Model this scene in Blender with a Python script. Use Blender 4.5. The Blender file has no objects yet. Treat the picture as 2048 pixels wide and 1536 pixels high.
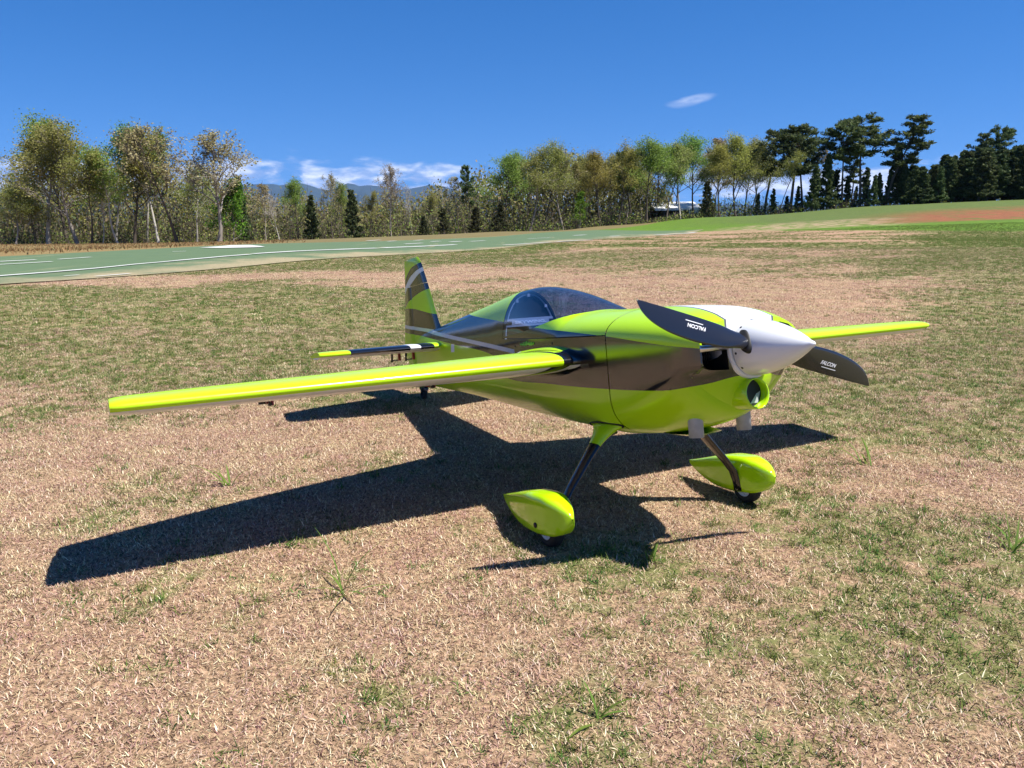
import bpy, bmesh, math, random
import numpy as np
from mathutils import Vector, Matrix
from mathutils.geometry import delaunay_2d_cdt

R = math.radians
scene = bpy.context.scene
C = scene.collection

# ------------------------------------------------------------------ camera
CAM_H, CAM_PITCH, CAM_F = 0.9896, 0.2108, 1594.98      # metres, radians down, focal length in 2048-px pixels
cam_d = bpy.data.cameras.new('camera')
cam_d.sensor_fit = 'HORIZONTAL'
cam_d.sensor_width = 36.0
cam_d.lens = 36.0 * CAM_F / 2048.0
cam_d.clip_start = 0.05
cam_d.clip_end = 60000
cam = bpy.data.objects.new('camera', cam_d)
C.objects.link(cam)
cam.location = (0, 0, CAM_H)
cam.rotation_euler = (math.pi / 2 - CAM_PITCH, 0, 0)
scene.camera = cam

# ------------------------------------------------------------------ sky and sun
SUN = Vector((0.47075, -0.20163, 0.85892))
SUN_EL = math.asin(SUN.z)
world = bpy.data.worlds.new('World')
scene.world = world
world.use_nodes = True
wn, wl = world.node_tree.nodes, world.node_tree.links
wn.clear()
sky = wn.new('ShaderNodeTexSky')
sky.sky_type = 'NISHITA'
sky.sun_disc = False
sky.sun_elevation = SUN_EL
sky.sun_rotation = math.atan2(SUN.x, SUN.y)
sky.altitude = 2000
sky.air_density = 1.0
sky.dust_density = 0.0
sky.ozone_density = 1.5
bg = wn.new('ShaderNodeBackground')
bg.inputs['Strength'].default_value = 0.070
wout = wn.new('ShaderNodeOutputWorld')
wl.new(bg.outputs[0], wout.inputs[0])


def wmath(op, a, b=None, c=None, clamp=False):
    n = wn.new('ShaderNodeMath'); n.operation = op; n.use_clamp = clamp
    for i, v in enumerate((a, b, c)):
        if v is None: continue
        if isinstance(v, (int, float)): n.inputs[i].default_value = v
        else: wl.new(v, n.inputs[i])
    return n.outputs[0]


def wsmooth(v, lo, hi):
    n = wn.new('ShaderNodeMapRange'); n.interpolation_type = 'SMOOTHSTEP'
    wl.new(v, n.inputs[0]); n.inputs[1].default_value = lo; n.inputs[2].default_value = hi
    return n.outputs[0]


# low bank of fair-weather clouds over the far mountains, one small wisp higher up
geo = wn.new('ShaderNodeTexCoord')
sep = wn.new('ShaderNodeSeparateXYZ'); wl.new(geo.outputs['Generated'], sep.inputs[0])
elev = wmath('ARCSINE', sep.outputs[2])
azim = wmath('ARCTAN2', sep.outputs[0], sep.outputs[1])
comb = wn.new('ShaderNodeCombineXYZ'); wl.new(azim, comb.inputs[0]); wl.new(wmath('MULTIPLY', elev, 3.2), comb.inputs[1])
cn = wn.new('ShaderNodeTexNoise'); cn.inputs['Scale'].default_value = 13; cn.inputs['Detail'].default_value = 7
cn.inputs['Roughness'].default_value = 0.55; cn.inputs['Distortion'].default_value = 0.25
mp = wn.new('ShaderNodeMapping'); mp.inputs['Location'].default_value = (3.37, 0.62, 0.0)
wl.new(comb.outputs[0], mp.inputs[0]); wl.new(mp.outputs[0], cn.inputs['Vector'])
cn2 = wn.new('ShaderNodeTexNoise'); cn2.inputs['Scale'].default_value = 34; cn2.inputs['Detail'].default_value = 6
wl.new(mp.outputs[0], cn2.inputs['Vector'])
band = wmath('MULTIPLY', wsmooth(elev, 0.002, 0.026), wmath('SUBTRACT', 1.0, wsmooth(elev, 0.038, 0.082)))
dens = wmath('ADD', wmath('MULTIPLY', cn.outputs[0], 1.0), wmath('MULTIPLY', band, 0.27))
cov = wmath('MULTIPLY', wsmooth(dens, 0.63, 0.80), band)
brt = wsmooth(wmath('ADD', cn2.outputs[0], wmath('MULTIPLY', cn.outputs[0], 0.5)), 0.62, 0.95)
cc = wn.new('ShaderNodeMix'); cc.data_type = 'RGBA'
cc.inputs['A'].default_value = (3.4, 4.4, 7.0, 1); cc.inputs['B'].default_value = (9.5, 9.8, 10.6, 1)
wl.new(brt, cc.inputs['Factor'])
# the wisp: a slanted streak
wa, we = math.atan2((1365 - 1024) / CAM_F, 1.0), 0.128
da = wmath('SUBTRACT', azim, wa); de = wmath('SUBTRACT', wmath('SUBTRACT', elev, we), wmath('MULTIPLY', wmath('SUBTRACT', azim, wa), 0.18))
r2 = wmath('ADD', wmath('POWER', wmath('DIVIDE', da, 0.028), 2.0), wmath('POWER', wmath('DIVIDE', de, 0.0062), 2.0))
wisp = wmath('MULTIPLY', wmath('SUBTRACT', 1.0, wsmooth(wmath('ADD', r2, wmath('MULTIPLY', wmath('SUBTRACT', cn2.outputs[0], 0.5), 2.2)), -0.2, 1.4)), 0.40)
covall = wmath('MAXIMUM', wmath('MULTIPLY', cov, 0.85), wisp)
hsv = wn.new('ShaderNodeHueSaturation'); hsv.inputs['Saturation'].default_value = 1.38
wl.new(sky.outputs[0], hsv.inputs['Color'])
mixc = wn.new('ShaderNodeMix'); mixc.data_type = 'RGBA'
# a clear, dry spring sky: look the sky up a little higher than the true elevation so that the horizon stays blue
cb = wn.new('ShaderNodeCombineXYZ'); wl.new(sep.outputs[0], cb.inputs[0]); wl.new(sep.outputs[1], cb.inputs[1])
wl.new(wmath('ADD', wmath('MULTIPLY', sep.outputs[2], 0.90), 0.12), cb.inputs[2])
nv = wn.new('ShaderNodeVectorMath'); nv.operation = 'NORMALIZE'; wl.new(cb.outputs[0], nv.inputs[0]); wl.new(nv.outputs[0], sky.inputs[0])
vm = wn.new('ShaderNodeVectorMath'); vm.operation = 'MULTIPLY'; vm.inputs[1].default_value = (0.92, 0.96, 1.14); wl.new(hsv.outputs[0], vm.inputs[0])
wl.new(covall, mixc.inputs['Factor']); wl.new(vm.outputs[0], mixc.inputs['A']); wl.new(cc.outputs['Result'], mixc.inputs['B'])
wl.new(mixc.outputs['Result'], bg.inputs['Color'])

sun_d = bpy.data.lights.new('sun', 'SUN')
sun_d.energy = 5.0
sun_d.angle = R(0.53)
sun_d.color = (1.0, 0.955, 0.89)
sun = bpy.data.objects.new('sun', sun_d)
C.objects.link(sun)
sun.rotation_euler = SUN.to_track_quat('Z', 'Y').to_euler()

scene.view_settings.view_transform = 'Standard'
scene.view_settings.look = 'None'
scene.view_settings.exposure = 1.0
scene.view_settings.gamma = 1.0
scene.view_settings.use_curve_mapping = False
scene.cycles.max_bounces = 8
scene.cycles.transparent_max_bounces = 12
scene.cycles.volume_bounces = 0
scene.cycles.use_denoising = True

# ------------------------------------------------------------------ helpers
def tag(o, label=None, cat=None, group=None, kind=None):
    if label: o['label'] = label
    if cat: o['category'] = cat
    if group: o['group'] = group
    if kind: o['kind'] = kind
    return o


def mesh_obj(name, verts, faces, mat=None, parent=None, smooth=True, angle=None, recalc=True):
    me = bpy.data.meshes.new(name)
    me.from_pydata([tuple(map(float, v)) for v in verts], [], [tuple(int(i) for i in f) for f in faces])
    if recalc:
        bm = bmesh.new(); bm.from_mesh(me)
        bmesh.ops.remove_doubles(bm, verts=bm.verts, dist=1e-6)
        bmesh.ops.recalc_face_normals(bm, faces=bm.faces)
        bm.to_mesh(me); bm.free()
    if smooth:
        me.polygons.foreach_set('use_smooth', [True] * len(me.polygons))
        if angle is not None:
            me.set_sharp_from_angle(angle=R(angle))
    if mat: me.materials.append(mat)
    o = bpy.data.objects.new(name, me)
    C.objects.link(o)
    if parent: o.parent = parent
    return o


def empty(name, loc=(0, 0, 0), rot=(0, 0, 0)):
    o = bpy.data.objects.new(name, None)
    o.empty_display_size = 0.1
    C.objects.link(o); o.location = loc; o.rotation_euler = rot
    return o


def box(x0, x1, y0, y1, z0, z1):
    v = [(x, y, z) for x in (x0, x1) for y in (y0, y1) for z in (z0, z1)]
    f = [(0, 1, 3, 2), (4, 6, 7, 5), (0, 4, 5, 1), (2, 3, 7, 6), (0, 2, 6, 4), (1, 5, 7, 3)]
    return v, f


def join(*parts):
    V, F = [], []
    for v, f in parts:
        n = len(V); V += list(v); F += [tuple(i + n for i in q) for q in f]
    return V, F


def tube(path, radii, n=10, cap=True, flat=1.0, upv=(0, 0, 1)):
    """round (or flattened) tube along a polyline"""
    V, F = [], []
    P = [Vector(p) for p in path]
    for i, p in enumerate(P):
        d = (P[min(i + 1, len(P) - 1)] - P[max(i - 1, 0)]).normalized()
        u = Vector(upv)
        if abs(d.dot(u)) > 0.95: u = Vector((1, 0, 0))
        a = d.cross(u).normalized(); b = d.cross(a).normalized()
        r = radii[i] if hasattr(radii, '__len__') else radii
        for k in range(n):
            t = 2 * math.pi * k / n
            V.append(p + a * (r * math.cos(t)) + b * (r * flat * math.sin(t)))
    for i in range(len(P) - 1):
        for k in range(n):
            F.append((i * n + k, i * n + (k + 1) % n, (i + 1) * n + (k + 1) % n, (i + 1) * n + k))
    if cap:
        F.append(tuple(range(n - 1, -1, -1))); F.append(tuple(range((len(P) - 1) * n, len(P) * n)))
    return V, F


def lathe(profile, n=48, axis='x', origin=(0, 0, 0)):
    """profile: list of (axial, radius)"""
    V, F = [], []
    for a, r in profile:
        for k in range(n):
            t = 2 * math.pi * k / n
            c, s = r * math.cos(t), r * math.sin(t)
            V.append({'x': (a, c, s), 'y': (c, a, s), 'z': (c, s, a)}[axis])
    for i in range(len(profile) - 1):
        for k in range(n):
            F.append((i * n + k, i * n + (k + 1) % n, (i + 1) * n + (k + 1) % n, (i + 1) * n + k))
    V = [(v[0] + origin[0], v[1] + origin[1], v[2] + origin[2]) for v in V]
    return V, F


def curve1(pts):
    """smooth monotone-ish interpolation through (x, y) points"""
    pts = sorted(pts); xs = np.array([p[0] for p in pts]); ys = np.array([p[1] for p in pts], float)
    h = np.diff(xs); d = np.diff(ys) / h
    m = np.zeros(len(xs)); m[0] = d[0]; m[-1] = d[-1]
    for i in range(1, len(xs) - 1):
        m[i] = 0 if d[i - 1] * d[i] <= 0 else 2 * d[i - 1] * d[i] / (d[i - 1] + d[i])
    def f(x):
        x = min(max(x, xs[0]), xs[-1]); i = min(int(np.searchsorted(xs, x, side='right')) - 1, len(xs) - 2)
        t = (x - xs[i]) / h[i]
        return float((2*t**3 - 3*t**2 + 1)*ys[i] + (t**3 - 2*t**2 + t)*h[i]*m[i] + (-2*t**3 + 3*t**2)*ys[i+1] + (t**3 - t**2)*h[i]*m[i+1])
    return f


# ------------------------------------------------------------------ materials
class NT:
    def __init__(s, name):
        s.m = bpy.data.materials.new(name); s.m.use_nodes = True
        s.n, s.l = s.m.node_tree.nodes, s.m.node_tree.links
        s.b = s.n['Principled BSDF']; s.out = s.n['Material Output']
    def math(s, op, a, b=None, c=None, clamp=False):
        n = s.n.new('ShaderNodeMath'); n.operation = op; n.use_clamp = clamp
        for i, v in enumerate((a, b, c)):
            if v is None: continue
            if isinstance(v, (int, float)): n.inputs[i].default_value = v
            else: s.l.new(v, n.inputs[i])
        return n.outputs[0]
    def step(s, v, lo, hi, kind='SMOOTHSTEP'):
        n = s.n.new('ShaderNodeMapRange'); n.interpolation_type = kind
        s.l.new(v, n.inputs[0]); n.inputs[1].default_value = lo; n.inputs[2].default_value = hi
        return n.outputs[0]
    def mix(s, f, a, b):
        n = s.n.new('ShaderNodeMix'); n.data_type = 'RGBA'
        for k, v in (('Factor', f), ('A', a), ('B', b)):
            if isinstance(v, (int, float)): n.inputs[k].default_value = v
            elif isinstance(v, tuple): n.inputs[k].default_value = v + (1,) if len(v) == 3 else v
            else: s.l.new(v, n.inputs[k])
        return n.outputs['Result']
    def mixf(s, f, a, b):
        n = s.n.new('ShaderNodeMix'); n.data_type = 'FLOAT'
        for k, v in (('Factor', f), ('A', a), ('B', b)):
            if isinstance(v, (int, float)): n.inputs[k].default_value = v
            else: s.l.new(v, n.inputs[k])
        return n.outputs['Result']
    def noise(s, vec, scale, detail=4, rough=0.5, dist=0.0):
        n = s.n.new('ShaderNodeTexNoise'); n.inputs['Scale'].default_value = scale
        n.inputs['Detail'].default_value = detail; n.inputs['Roughness'].default_value = rough
        n.inputs['Distortion'].default_value = dist
        if vec is not None: s.l.new(vec, n.inputs['Vector'])
        return n.outputs['Fac']
    def xyz(s):
        t = s.n.new('ShaderNodeTexCoord'); p = s.n.new('ShaderNodeSeparateXYZ')
        s.l.new(t.outputs['Object'], p.inputs[0])
        return t.outputs['Object'], p.outputs[0], p.outputs[1], p.outputs[2]
    def fcurve(s, v, pts, x0, x1, y0, y1):
        """piecewise curve y(x) through pts"""
        nx = s.math('DIVIDE', s.math('SUBTRACT', v, x0), x1 - x0, clamp=True)
        n = s.n.new('ShaderNodeFloatCurve'); cu = n.mapping.curves[0]
        q = sorted([((x - x0) / (x1 - x0), (y - y0) / (y1 - y0)) for x, y in pts])
        cu.points[0].location = q[0]; cu.points[1].location = q[-1]
        for p in q[1:-1]: cu.points.new(*p)
        for p in cu.points: p.handle_type = 'AUTO_CLAMPED'
        n.mapping.update(); s.l.new(nx, n.inputs['Value'])
        return s.math('ADD', s.math('MULTIPLY', n.outputs[0], y1 - y0), y0)
    def set(s, **k):
        for a, v in k.items():
            a = {'color': 'Base Color', 'rough': 'Roughness', 'metal': 'Metallic', 'coat': 'Coat Weight', 'coatr': 'Coat Roughness', 'spec': 'Specular IOR Level', 'trans': 'Transmission Weight', 'normal': 'Normal', 'ior': 'IOR', 'alpha': 'Alpha'}[a]
            i = s.b.inputs[a]
            if isinstance(v, (int, float)): i.default_value = v
            elif isinstance(v, tuple): i.default_value = v + (1,) if len(v) == 3 else v
            else: s.l.new(v, i)
        return s.m
    def bump(s, h, strength=0.3, dist=0.01):
        n = s.n.new('ShaderNodeBump'); n.inputs['Strength'].default_value = strength; n.inputs['Distance'].default_value = dist
        s.l.new(h, n.inputs['Height']); s.l.new(n.outputs[0], s.b.inputs['Normal'])


def plain(name, col, rough=0.5, metal=0.0, coat=0.0, var=0.0, vscale=20):
    t = NT(name)
    if var:
        o, x, y, z = t.xyz()
        k = t.noise(o, vscale, 5)
        a = tuple(c * (1 - var) for c in col); b = tuple(min(1, c * (1 + var)) for c in col)
        t.set(color=t.mix(k, a, b), rough=rough, metal=metal, coat=coat)
    else:
        t.set(color=col, rough=rough, metal=metal, coat=coat)
    return t.m


GREEN = (0.405, 0.68, 0.004)
DARK = (0.105, 0.105, 0.110)
WHITE = (0.70, 0.71, 0.72)
SILVER = (0.56, 0.57, 0.60)


def film(t, col, darkmask):
    """covering film: the graphite areas are metallic, all of it glossy and very slightly wrinkled"""
    o = t.n.new('ShaderNodeTexCoord').outputs['Object']
    n = t.noise(o, 9, 2)
    t.bump(n, 0.035, 0.02)
    dust = t.noise(o, 60, 6, 0.7)
    t.set(color=col, metal=t.math('MULTIPLY', darkmask, 0.95), rough=t.math('ADD', t.mixf(dust, 0.09, 0.18), t.math('MULTIPLY', t.math('SUBTRACT', 1.0, darkmask), .10)), coat=0.15, coatr=0.06)
    return t.m


def fuselage_paint():
    t = NT('fuselage_film'); o, x, y, z = t.xyz()
    up = t.fcurve(x, [(-2.3, .92), (-1.16, .765), (-.7, .709), (-.396, .673), (.09, .621), (.3, .592), (.49, .566), (.6, .55)], -2.3, .6, .4, 1.0)
    lo = t.fcurve(x, [(-2.3, .754), (-2.17, .739), (-1.296, .641), (-.862, .587), (-.76, .556), (-.70, .49), (-.26, .471), (.09, .460), (.33, .457), (.44, .468), (.49, .486), (.6, .50)], -2.3, .6, .4, 1.0)
    m_up = t.math('GREATER_THAN', z, up); m_lo = t.math('LESS_THAN', z, lo)
    dz = t.math('SUBTRACT', z, t.math('SUBTRACT', .739, t.math('MULTIPLY', t.math('ADD', x, 2.17), .1145)))
    m_sil = t.math('MULTIPLY', t.math('MULTIPLY', t.math('GREATER_THAN', dz, .024), t.math('LESS_THAN', dz, .041)), t.math('LESS_THAN', x, -.60))
    # small white square below the stripe
    wx = t.math('LESS_THAN', t.math('ABSOLUTE', t.math('ADD', x, 1.335)), .022); wz = t.math('LESS_THAN', t.math('ABSOLUTE', t.math('SUBTRACT', z, .628)), .019)
    m_sq = t.math('MULTIPLY', wx, wz)
    ay = t.math('ABSOLUTE', y)
    hw = t.fcurve(x, [(.02, 0), (.1, .008), (.25, .036), (.42, .075), (.6, .088)], .02, .6, 0, .2)
    top = t.math('MULTIPLY', t.math('GREATER_THAN', z, .58), t.math('GREATER_THAN', x, .03))
    m_w = t.math('MULTIPLY', t.math('LESS_THAN', ay, hw), top)
    m_e = t.math('MULTIPLY', t.math('LESS_THAN', ay, t.math('ADD', hw, .007)), top)
    g = t.math('MAXIMUM', m_up, m_lo)
    c = t.mix(g, DARK, GREEN)
    c = t.mix(m_sil, c, SILVER); c = t.mix(m_sq, c, WHITE)
    c = t.mix(m_e, c, DARK); c = t.mix(m_w, c, WHITE)
    dk = t.math('SUBTRACT', 1.0, g)
    dk = t.math('MULTIPLY', dk, t.math('SUBTRACT', 1.0, m_sil))
    dk = t.math('MULTIPLY', dk, t.math('SUBTRACT', 1.0, m_w))
    return film(t, c, dk)


def fin_paint():
    t = NT('fin_film'); o, x, y, z = t.xyz()
    X0, X1 = -2.3, -1.6
    lo = t.fcurve(x, [(-2.3, .754), (-2.17, .739), (-1.6, .675)], X0, X1, .4, 1.2)
    wl_ = t.fcurve(x, [(-2.3, .848), (-2.136, .869), (-1.713, .812), (-1.6, .79)], X0, X1, .4, 1.2)
    wu = t.fcurve(x, [(-2.3, .79), (-2.136, .869), (-1.967, .918), (-1.771, .944), (-1.6, .955)], X0, X1, .4, 1.2)
    sl = t.fcurve(x, [(-2.3, .86), (-2.115, .948), (-2.02, .986), (-1.936, 1.011), (-1.848, 1.036), (-1.6, 1.08)], X0, X1, .4, 1.2)
    su = t.fcurve(x, [(-2.3, .88), (-2.105, .985), (-2.01, 1.028), (-1.936, 1.045), (-1.85, 1.060), (-1.6, 1.09)], X0, X1, .4, 1.2)
    gt = t.fcurve(x, [(-2.3, .92), (-2.094, 1.026), (-1.997, 1.07), (-1.872, 1.088), (-1.6, 1.12)], X0, X1, .4, 1.2)
    GT, LT = 'GREATER_THAN', 'LESS_THAN'
    wedge = t.math('MULTIPLY', t.math(GT, z, wl_), t.math(LT, z, wu))
    g = t.math('MAXIMUM', t.math('MAXIMUM', wedge, t.math(LT, z, lo)), t.math(GT, z, gt))
    dz = t.math('SUBTRACT', z, lo)
    s = t.math('MULTIPLY', t.math(GT, dz, .026), t.math(LT, dz, .044))
    w = t.math('MULTIPLY', t.math(GT, z, sl), t.math(LT, z, su))
    c = t.mix(g, DARK, GREEN); c = t.mix(s, c, SILVER); c = t.mix(w, c, WHITE)
    dk = t.math('SUBTRACT', 1.0, t.math('MAXIMUM', g, t.math('MAXIMUM', s, w)))
    return film(t, c, dk)


def wing_paint():
    t = NT('wing_film'); o, x, y, z = t.xyz(); ay = t.math('ABSOLUTE', y)
    GT, LT = 'GREATER_THAN', 'LESS_THAN'
    chord = t.math('SUBTRACT', .68, t.math('MULTIPLY', t.math('SUBTRACT', ay, .2), .235))
    fr = t.math('DIVIDE', t.math('SUBTRACT', -.06, x), chord)              # 0 at the leading edge, 1 at the trailing edge
    under = t.math(LT, z, t.math('SUBTRACT', .55, .0125))
    # root: lime leaf, dark wedge, lime strip
    b1 = t.fcurve(fr, [(-.2, .262), (0, .262), (.15, .283), (.35, .350), (.55, .47), (1.2, .9)], -.2, 1.2, 0, 1.6)
    b2 = t.fcurve(fr, [(-.2, .25), (0, .252), (.2, .262), (.4, .305), (1.2, .66)], -.2, 1.2, 0, 1.6)
    dkroot = t.math('MULTIPLY', t.math(LT, ay, b1), t.math(GT, ay, b2))
    rootblk = t.math('MULTIPLY', t.math(LT, ay, .258), t.math(LT, fr, .10))
    rear = t.math(GT, fr, t.math('ADD', .55, t.math('MULTIPLY', ay, .05)))
    rearw = t.math('MULTIPLY', rear, t.math(LT, fr, t.math('ADD', .57, t.math('MULTIPLY', ay, .05))))
    dk = t.math('MAXIMUM', t.math('MAXIMUM', dkroot, rear), rootblk)
    c = t.mix(dk, GREEN, DARK); c = t.mix(rearw, c, WHITE)
    bd = t.math('ADD', .30, t.math('MULTIPLY', fr, .5))
    udk = t.math(LT, ay, t.math('MINIMUM', bd, .72))
    udw = t.math('MULTIPLY', t.math(LT, ay, t.math('SUBTRACT', bd, .07)), t.math(GT, ay, t.math('SUBTRACT', bd, .10)))
    cu = t.mix(udk, WHITE, DARK); cu = t.mix(udw, cu, WHITE)
    c = t.mix(under, c, cu)
    dk = t.math('MULTIPLY', dk, t.math('SUBTRACT', 1.0, rearw))
    dk = t.mixf(under, dk, t.math('MULTIPLY', udk, t.math('SUBTRACT', 1.0, udw)))
    return film(t, c, dk)


def stab_paint():
    t = NT('stabiliser_film'); o, x, y, z = t.xyz(); ay = t.math('ABSOLUTE', y)
    GT, LT = 'GREATER_THAN', 'LESS_THAN'
    dx = t.math('SUBTRACT', -1.5, x)
    w0 = t.fcurve(dx, [(-.1, .165), (.05, .17), (.15, .20), (.3, .26), (.6, .4)], -.1, .6, 0, .6)
    wstr = t.math('MULTIPLY', t.math(GT, ay, w0), t.math(LT, ay, t.math('ADD', w0, .05)))
    r0 = t.fcurve(dx, [(-.1, .10), (.05, .105), (.2, .14), (.6, .22)], -.1, .6, 0, .6)
    groot = t.math(LT, ay, r0)
    t0 = t.fcurve(dx, [(-.1, .505), (.05, .50), (.15, .515), (.3, .55), (.6, .6)], -.1, .6, 0, .7)
    gtip = t.math(GT, ay, t0)
    under = t.math(LT, z, t.math('SUBTRACT', .644, .009))
    g = t.math('MAXIMUM', groot, gtip)
    c = t.mix(g, DARK, GREEN); c = t.mix(wstr, c, WHITE); c = t.mix(under, c, WHITE)
    dk = t.math('SUBTRACT', 1.0, t.math('MAXIMUM', t.math('MAXIMUM', g, wstr), under))
    return film(t, c, dk)


M = {}
M['fuselage'] = fuselage_paint(); M['fin'] = fin_paint(); M['wing'] = wing_paint(); M['stab'] = stab_paint()
M['green'] = plain('lime_gloss_paint', GREEN, 0.12, 0, 0.5)
M['white'] = plain('white_gloss_paint', WHITE, 0.16, 0, 0.6)
M['black'] = plain('black_void', (0.004, 0.004, 0.004), 0.6)
M['satin_black'] = plain('satin_black', (0.012, 0.012, 0.013), 0.32, 0, 0.2)
M['rubber'] = plain('tyre_rubber', (0.014, 0.013, 0.012), 0.75, var=0.4, vscale=120)
M['alu'] = plain('brushed_aluminium', (0.62, 0.63, 0.65), 0.28, 1.0, var=0.12, vscale=80)
M['pipe'] = plain('dull_exhaust_metal', (0.36, 0.375, 0.40), 0.55, 0.1, var=0.25, vscale=60)
M['red'] = plain('red_anodised', (0.22, 0.012, 0.010), 0.35, 0.3)
M['rimwhite'] = plain('wheel_rim', (0.66, 0.67, 0.69), 0.35)
M['text_white'] = plain('white_lettering', (0.62, 0.62, 0.64), 0.5)
M['text_green'] = plain('lime_lettering', (0.50, 0.80, 0.06), 0.4)
M['former'] = plain('grey_former_edge', (0.40, 0.42, 0.46), 0.5, var=0.2, vscale=60)


def carbon():
    t = NT('carbon_fibre'); o, x, y, z = t.xyz()
    ck = t.n.new('ShaderNodeTexChecker'); ck.inputs['Scale'].default_value = 300
    t.l.new(o, ck.inputs['Vector'])
    ck.inputs['Color1'].default_value = (0.003, 0.003, 0.004, 1); ck.inputs['Color2'].default_value = (0.016, 0.016, 0.020, 1)
    t.set(color=ck.outputs[0], rough=0.22, coat=0.5, coatr=0.08)
    return t.m


M['carbon'] = carbon()


def glass():
    t = NT('tinted_canopy')
    t.n.remove(t.b)
    tr = t.n.new('ShaderNodeBsdfTransparent'); tr.inputs[0].default_value = (0.42, 0.50, 0.70, 1)
    gl = t.n.new('ShaderNodeBsdfGlossy'); gl.inputs['Roughness'].default_value = 0.03
    lw = t.n.new('ShaderNodeLayerWeight'); lw.inputs[0].default_value = .5
    fc = t.math('ADD', .045, t.math('MULTIPLY', t.math('POWER', lw.outputs['Facing'], 3.2), .85), clamp=True)
    mx = t.n.new('ShaderNodeMixShader')
    t.l.new(fc, mx.inputs[0]); t.l.new(tr.outputs[0], mx.inputs[1]); t.l.new(gl.outputs[0], mx.inputs[2])
    t.l.new(mx.outputs[0], t.out.inputs[0])
    return t.m


M['glass'] = glass()

# ------------------------------------------------------------------ terrain
def ray(u, v):
    """world direction through a point of the photograph, scaled so that its y is 1"""
    r, up = (u - 1024) / CAM_F, (768 - v) / CAM_F
    c, s = math.cos(CAM_PITCH), math.sin(CAM_PITCH)
    d = (r, c + up * s, -s + up * c)
    return d[0] / d[1], d[2] / d[1]


def at(u, v, Y):
    a, b = ray(u, v)
    return (a * Y, Y, CAM_H + b * Y)


ctrl = [(x, y, 0.0) for x in (-9, -4.5, 0, 4.5, 9) for y in (-9, -4, 0, 4, 8)]
ctrl += [at(*q) for q in (
    (0, 572, 11.9), (0, 555, 14.4), (0, 515, 21.9), (0, 503, 45), (0, 497, 95), (250, 530, 18.5), (250, 497, 40), (250, 494, 95),
    (500, 535, 17.1), (500, 511, 20.6), (500, 489.5, 31.3), (500, 487.5, 95), (750, 510, 23), (750, 482, 42), (750, 479, 98),
    (1000, 500, 29), (1000, 474, 54), (1000, 468, 105), (1200, 490, 30), (1200, 466, 62), (1200, 452, 108),
    (1380, 480, 45), (1380, 466, 70), (1380, 451, 90), (1380, 436, 112),
    (1700, 500, 24), (1700, 480, 35), (1700, 463, 54), (1700, 450, 66), (1700, 430, 88), (1700, 415, 110),
    (2048, 500, 24), (2048, 462, 54), (2048, 440, 64), (2048, 412, 86), (2048, 399, 105),
    (2600, 500, 24), (2600, 462, 54), (2600, 396, 100), (-500, 515, 22), (-500, 497, 95))]
ctrl += [(-150, 170, -8), (-60, 180, -8), (0, 180, -6), (40, 175, -3), (80, 170, 1.0), (140, 160, 3), (-100, 0, -2), (100, 0, 1), (0, -100, 0), (-100, -100, -2), (100, -100, 1)]
ctrl += [(400 * math.sin(k * R(45)), 400 * math.cos(k * R(45)), -8) for k in range(8)]
ctrl += [(3000 * math.sin(k * R(45)), 3000 * math.cos(k * R(45)), -30) for k in range(8)]
CT = np.array(ctrl)


def _phi(d2):
    return np.where(d2 > 1e-9, d2 * np.log(np.maximum(d2, 1e-9)), 0.0)


_warp = lambda p: np.sign(p) * np.log1p(np.abs(p) / 12.0) * 12.0          # compress far distances so that detail stays near
_CX, _CY = _warp(CT[:, 0]), _warp(CT[:, 1])
_n = len(CT)
_A = np.zeros((_n + 3, _n + 3))
_A[:_n, :_n] = _phi((_CX[:, None] - _CX[None]) ** 2 + (_CY[:, None] - _CY[None]) ** 2) + np.eye(_n) * 0.6
_A[:_n, _n] = 1; _A[:_n, _n + 1] = _CX; _A[:_n, _n + 2] = _CY
_A[_n:, :_n] = _A[:_n, _n:].T
_W = np.linalg.solve(_A, np.concatenate([CT[:, 2], np.zeros(3)]))


def height(x, y):
    x, y = np.asarray(x, float), np.asarray(y, float)
    sh = x.shape; X, Y = _warp(x.ravel()), _warp(y.ravel()); out = np.empty(len(X))
    for i in range(0, len(X), 8000):
        a, b = X[i:i+8000], Y[i:i+8000]
        out[i:i+8000] = _phi((a[:, None] - _CX) ** 2 + (b[:, None] - _CY) ** 2) @ _W[:_n] + _W[_n] + _W[_n+1] * a + _W[_n+2] * b
    xx, yy = x.ravel(), y.ravel(); d = np.hypot(xx - .4, yy - 2.4)
    k = np.clip((d - 4.0) / 4.0, 0, 1); k = k * k * (3 - 2 * k)               # dead level under the aeroplane
    return (out * k).reshape(sh)


def hz(x, y): return float(height(np.array([x]), np.array([y]))[0])


def ground_hit(u, v):
    a, b = ray(u, v)
    Y = np.geomspace(0.8, 400, 4000)
    d = CAM_H + b * Y - height(a * Y, Y)
    i = int(np.argmax(d < 0)) if (d < 0).any() else len(Y) - 1
    return (a * Y[i], Y[i], CAM_H + b * Y[i])


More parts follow.
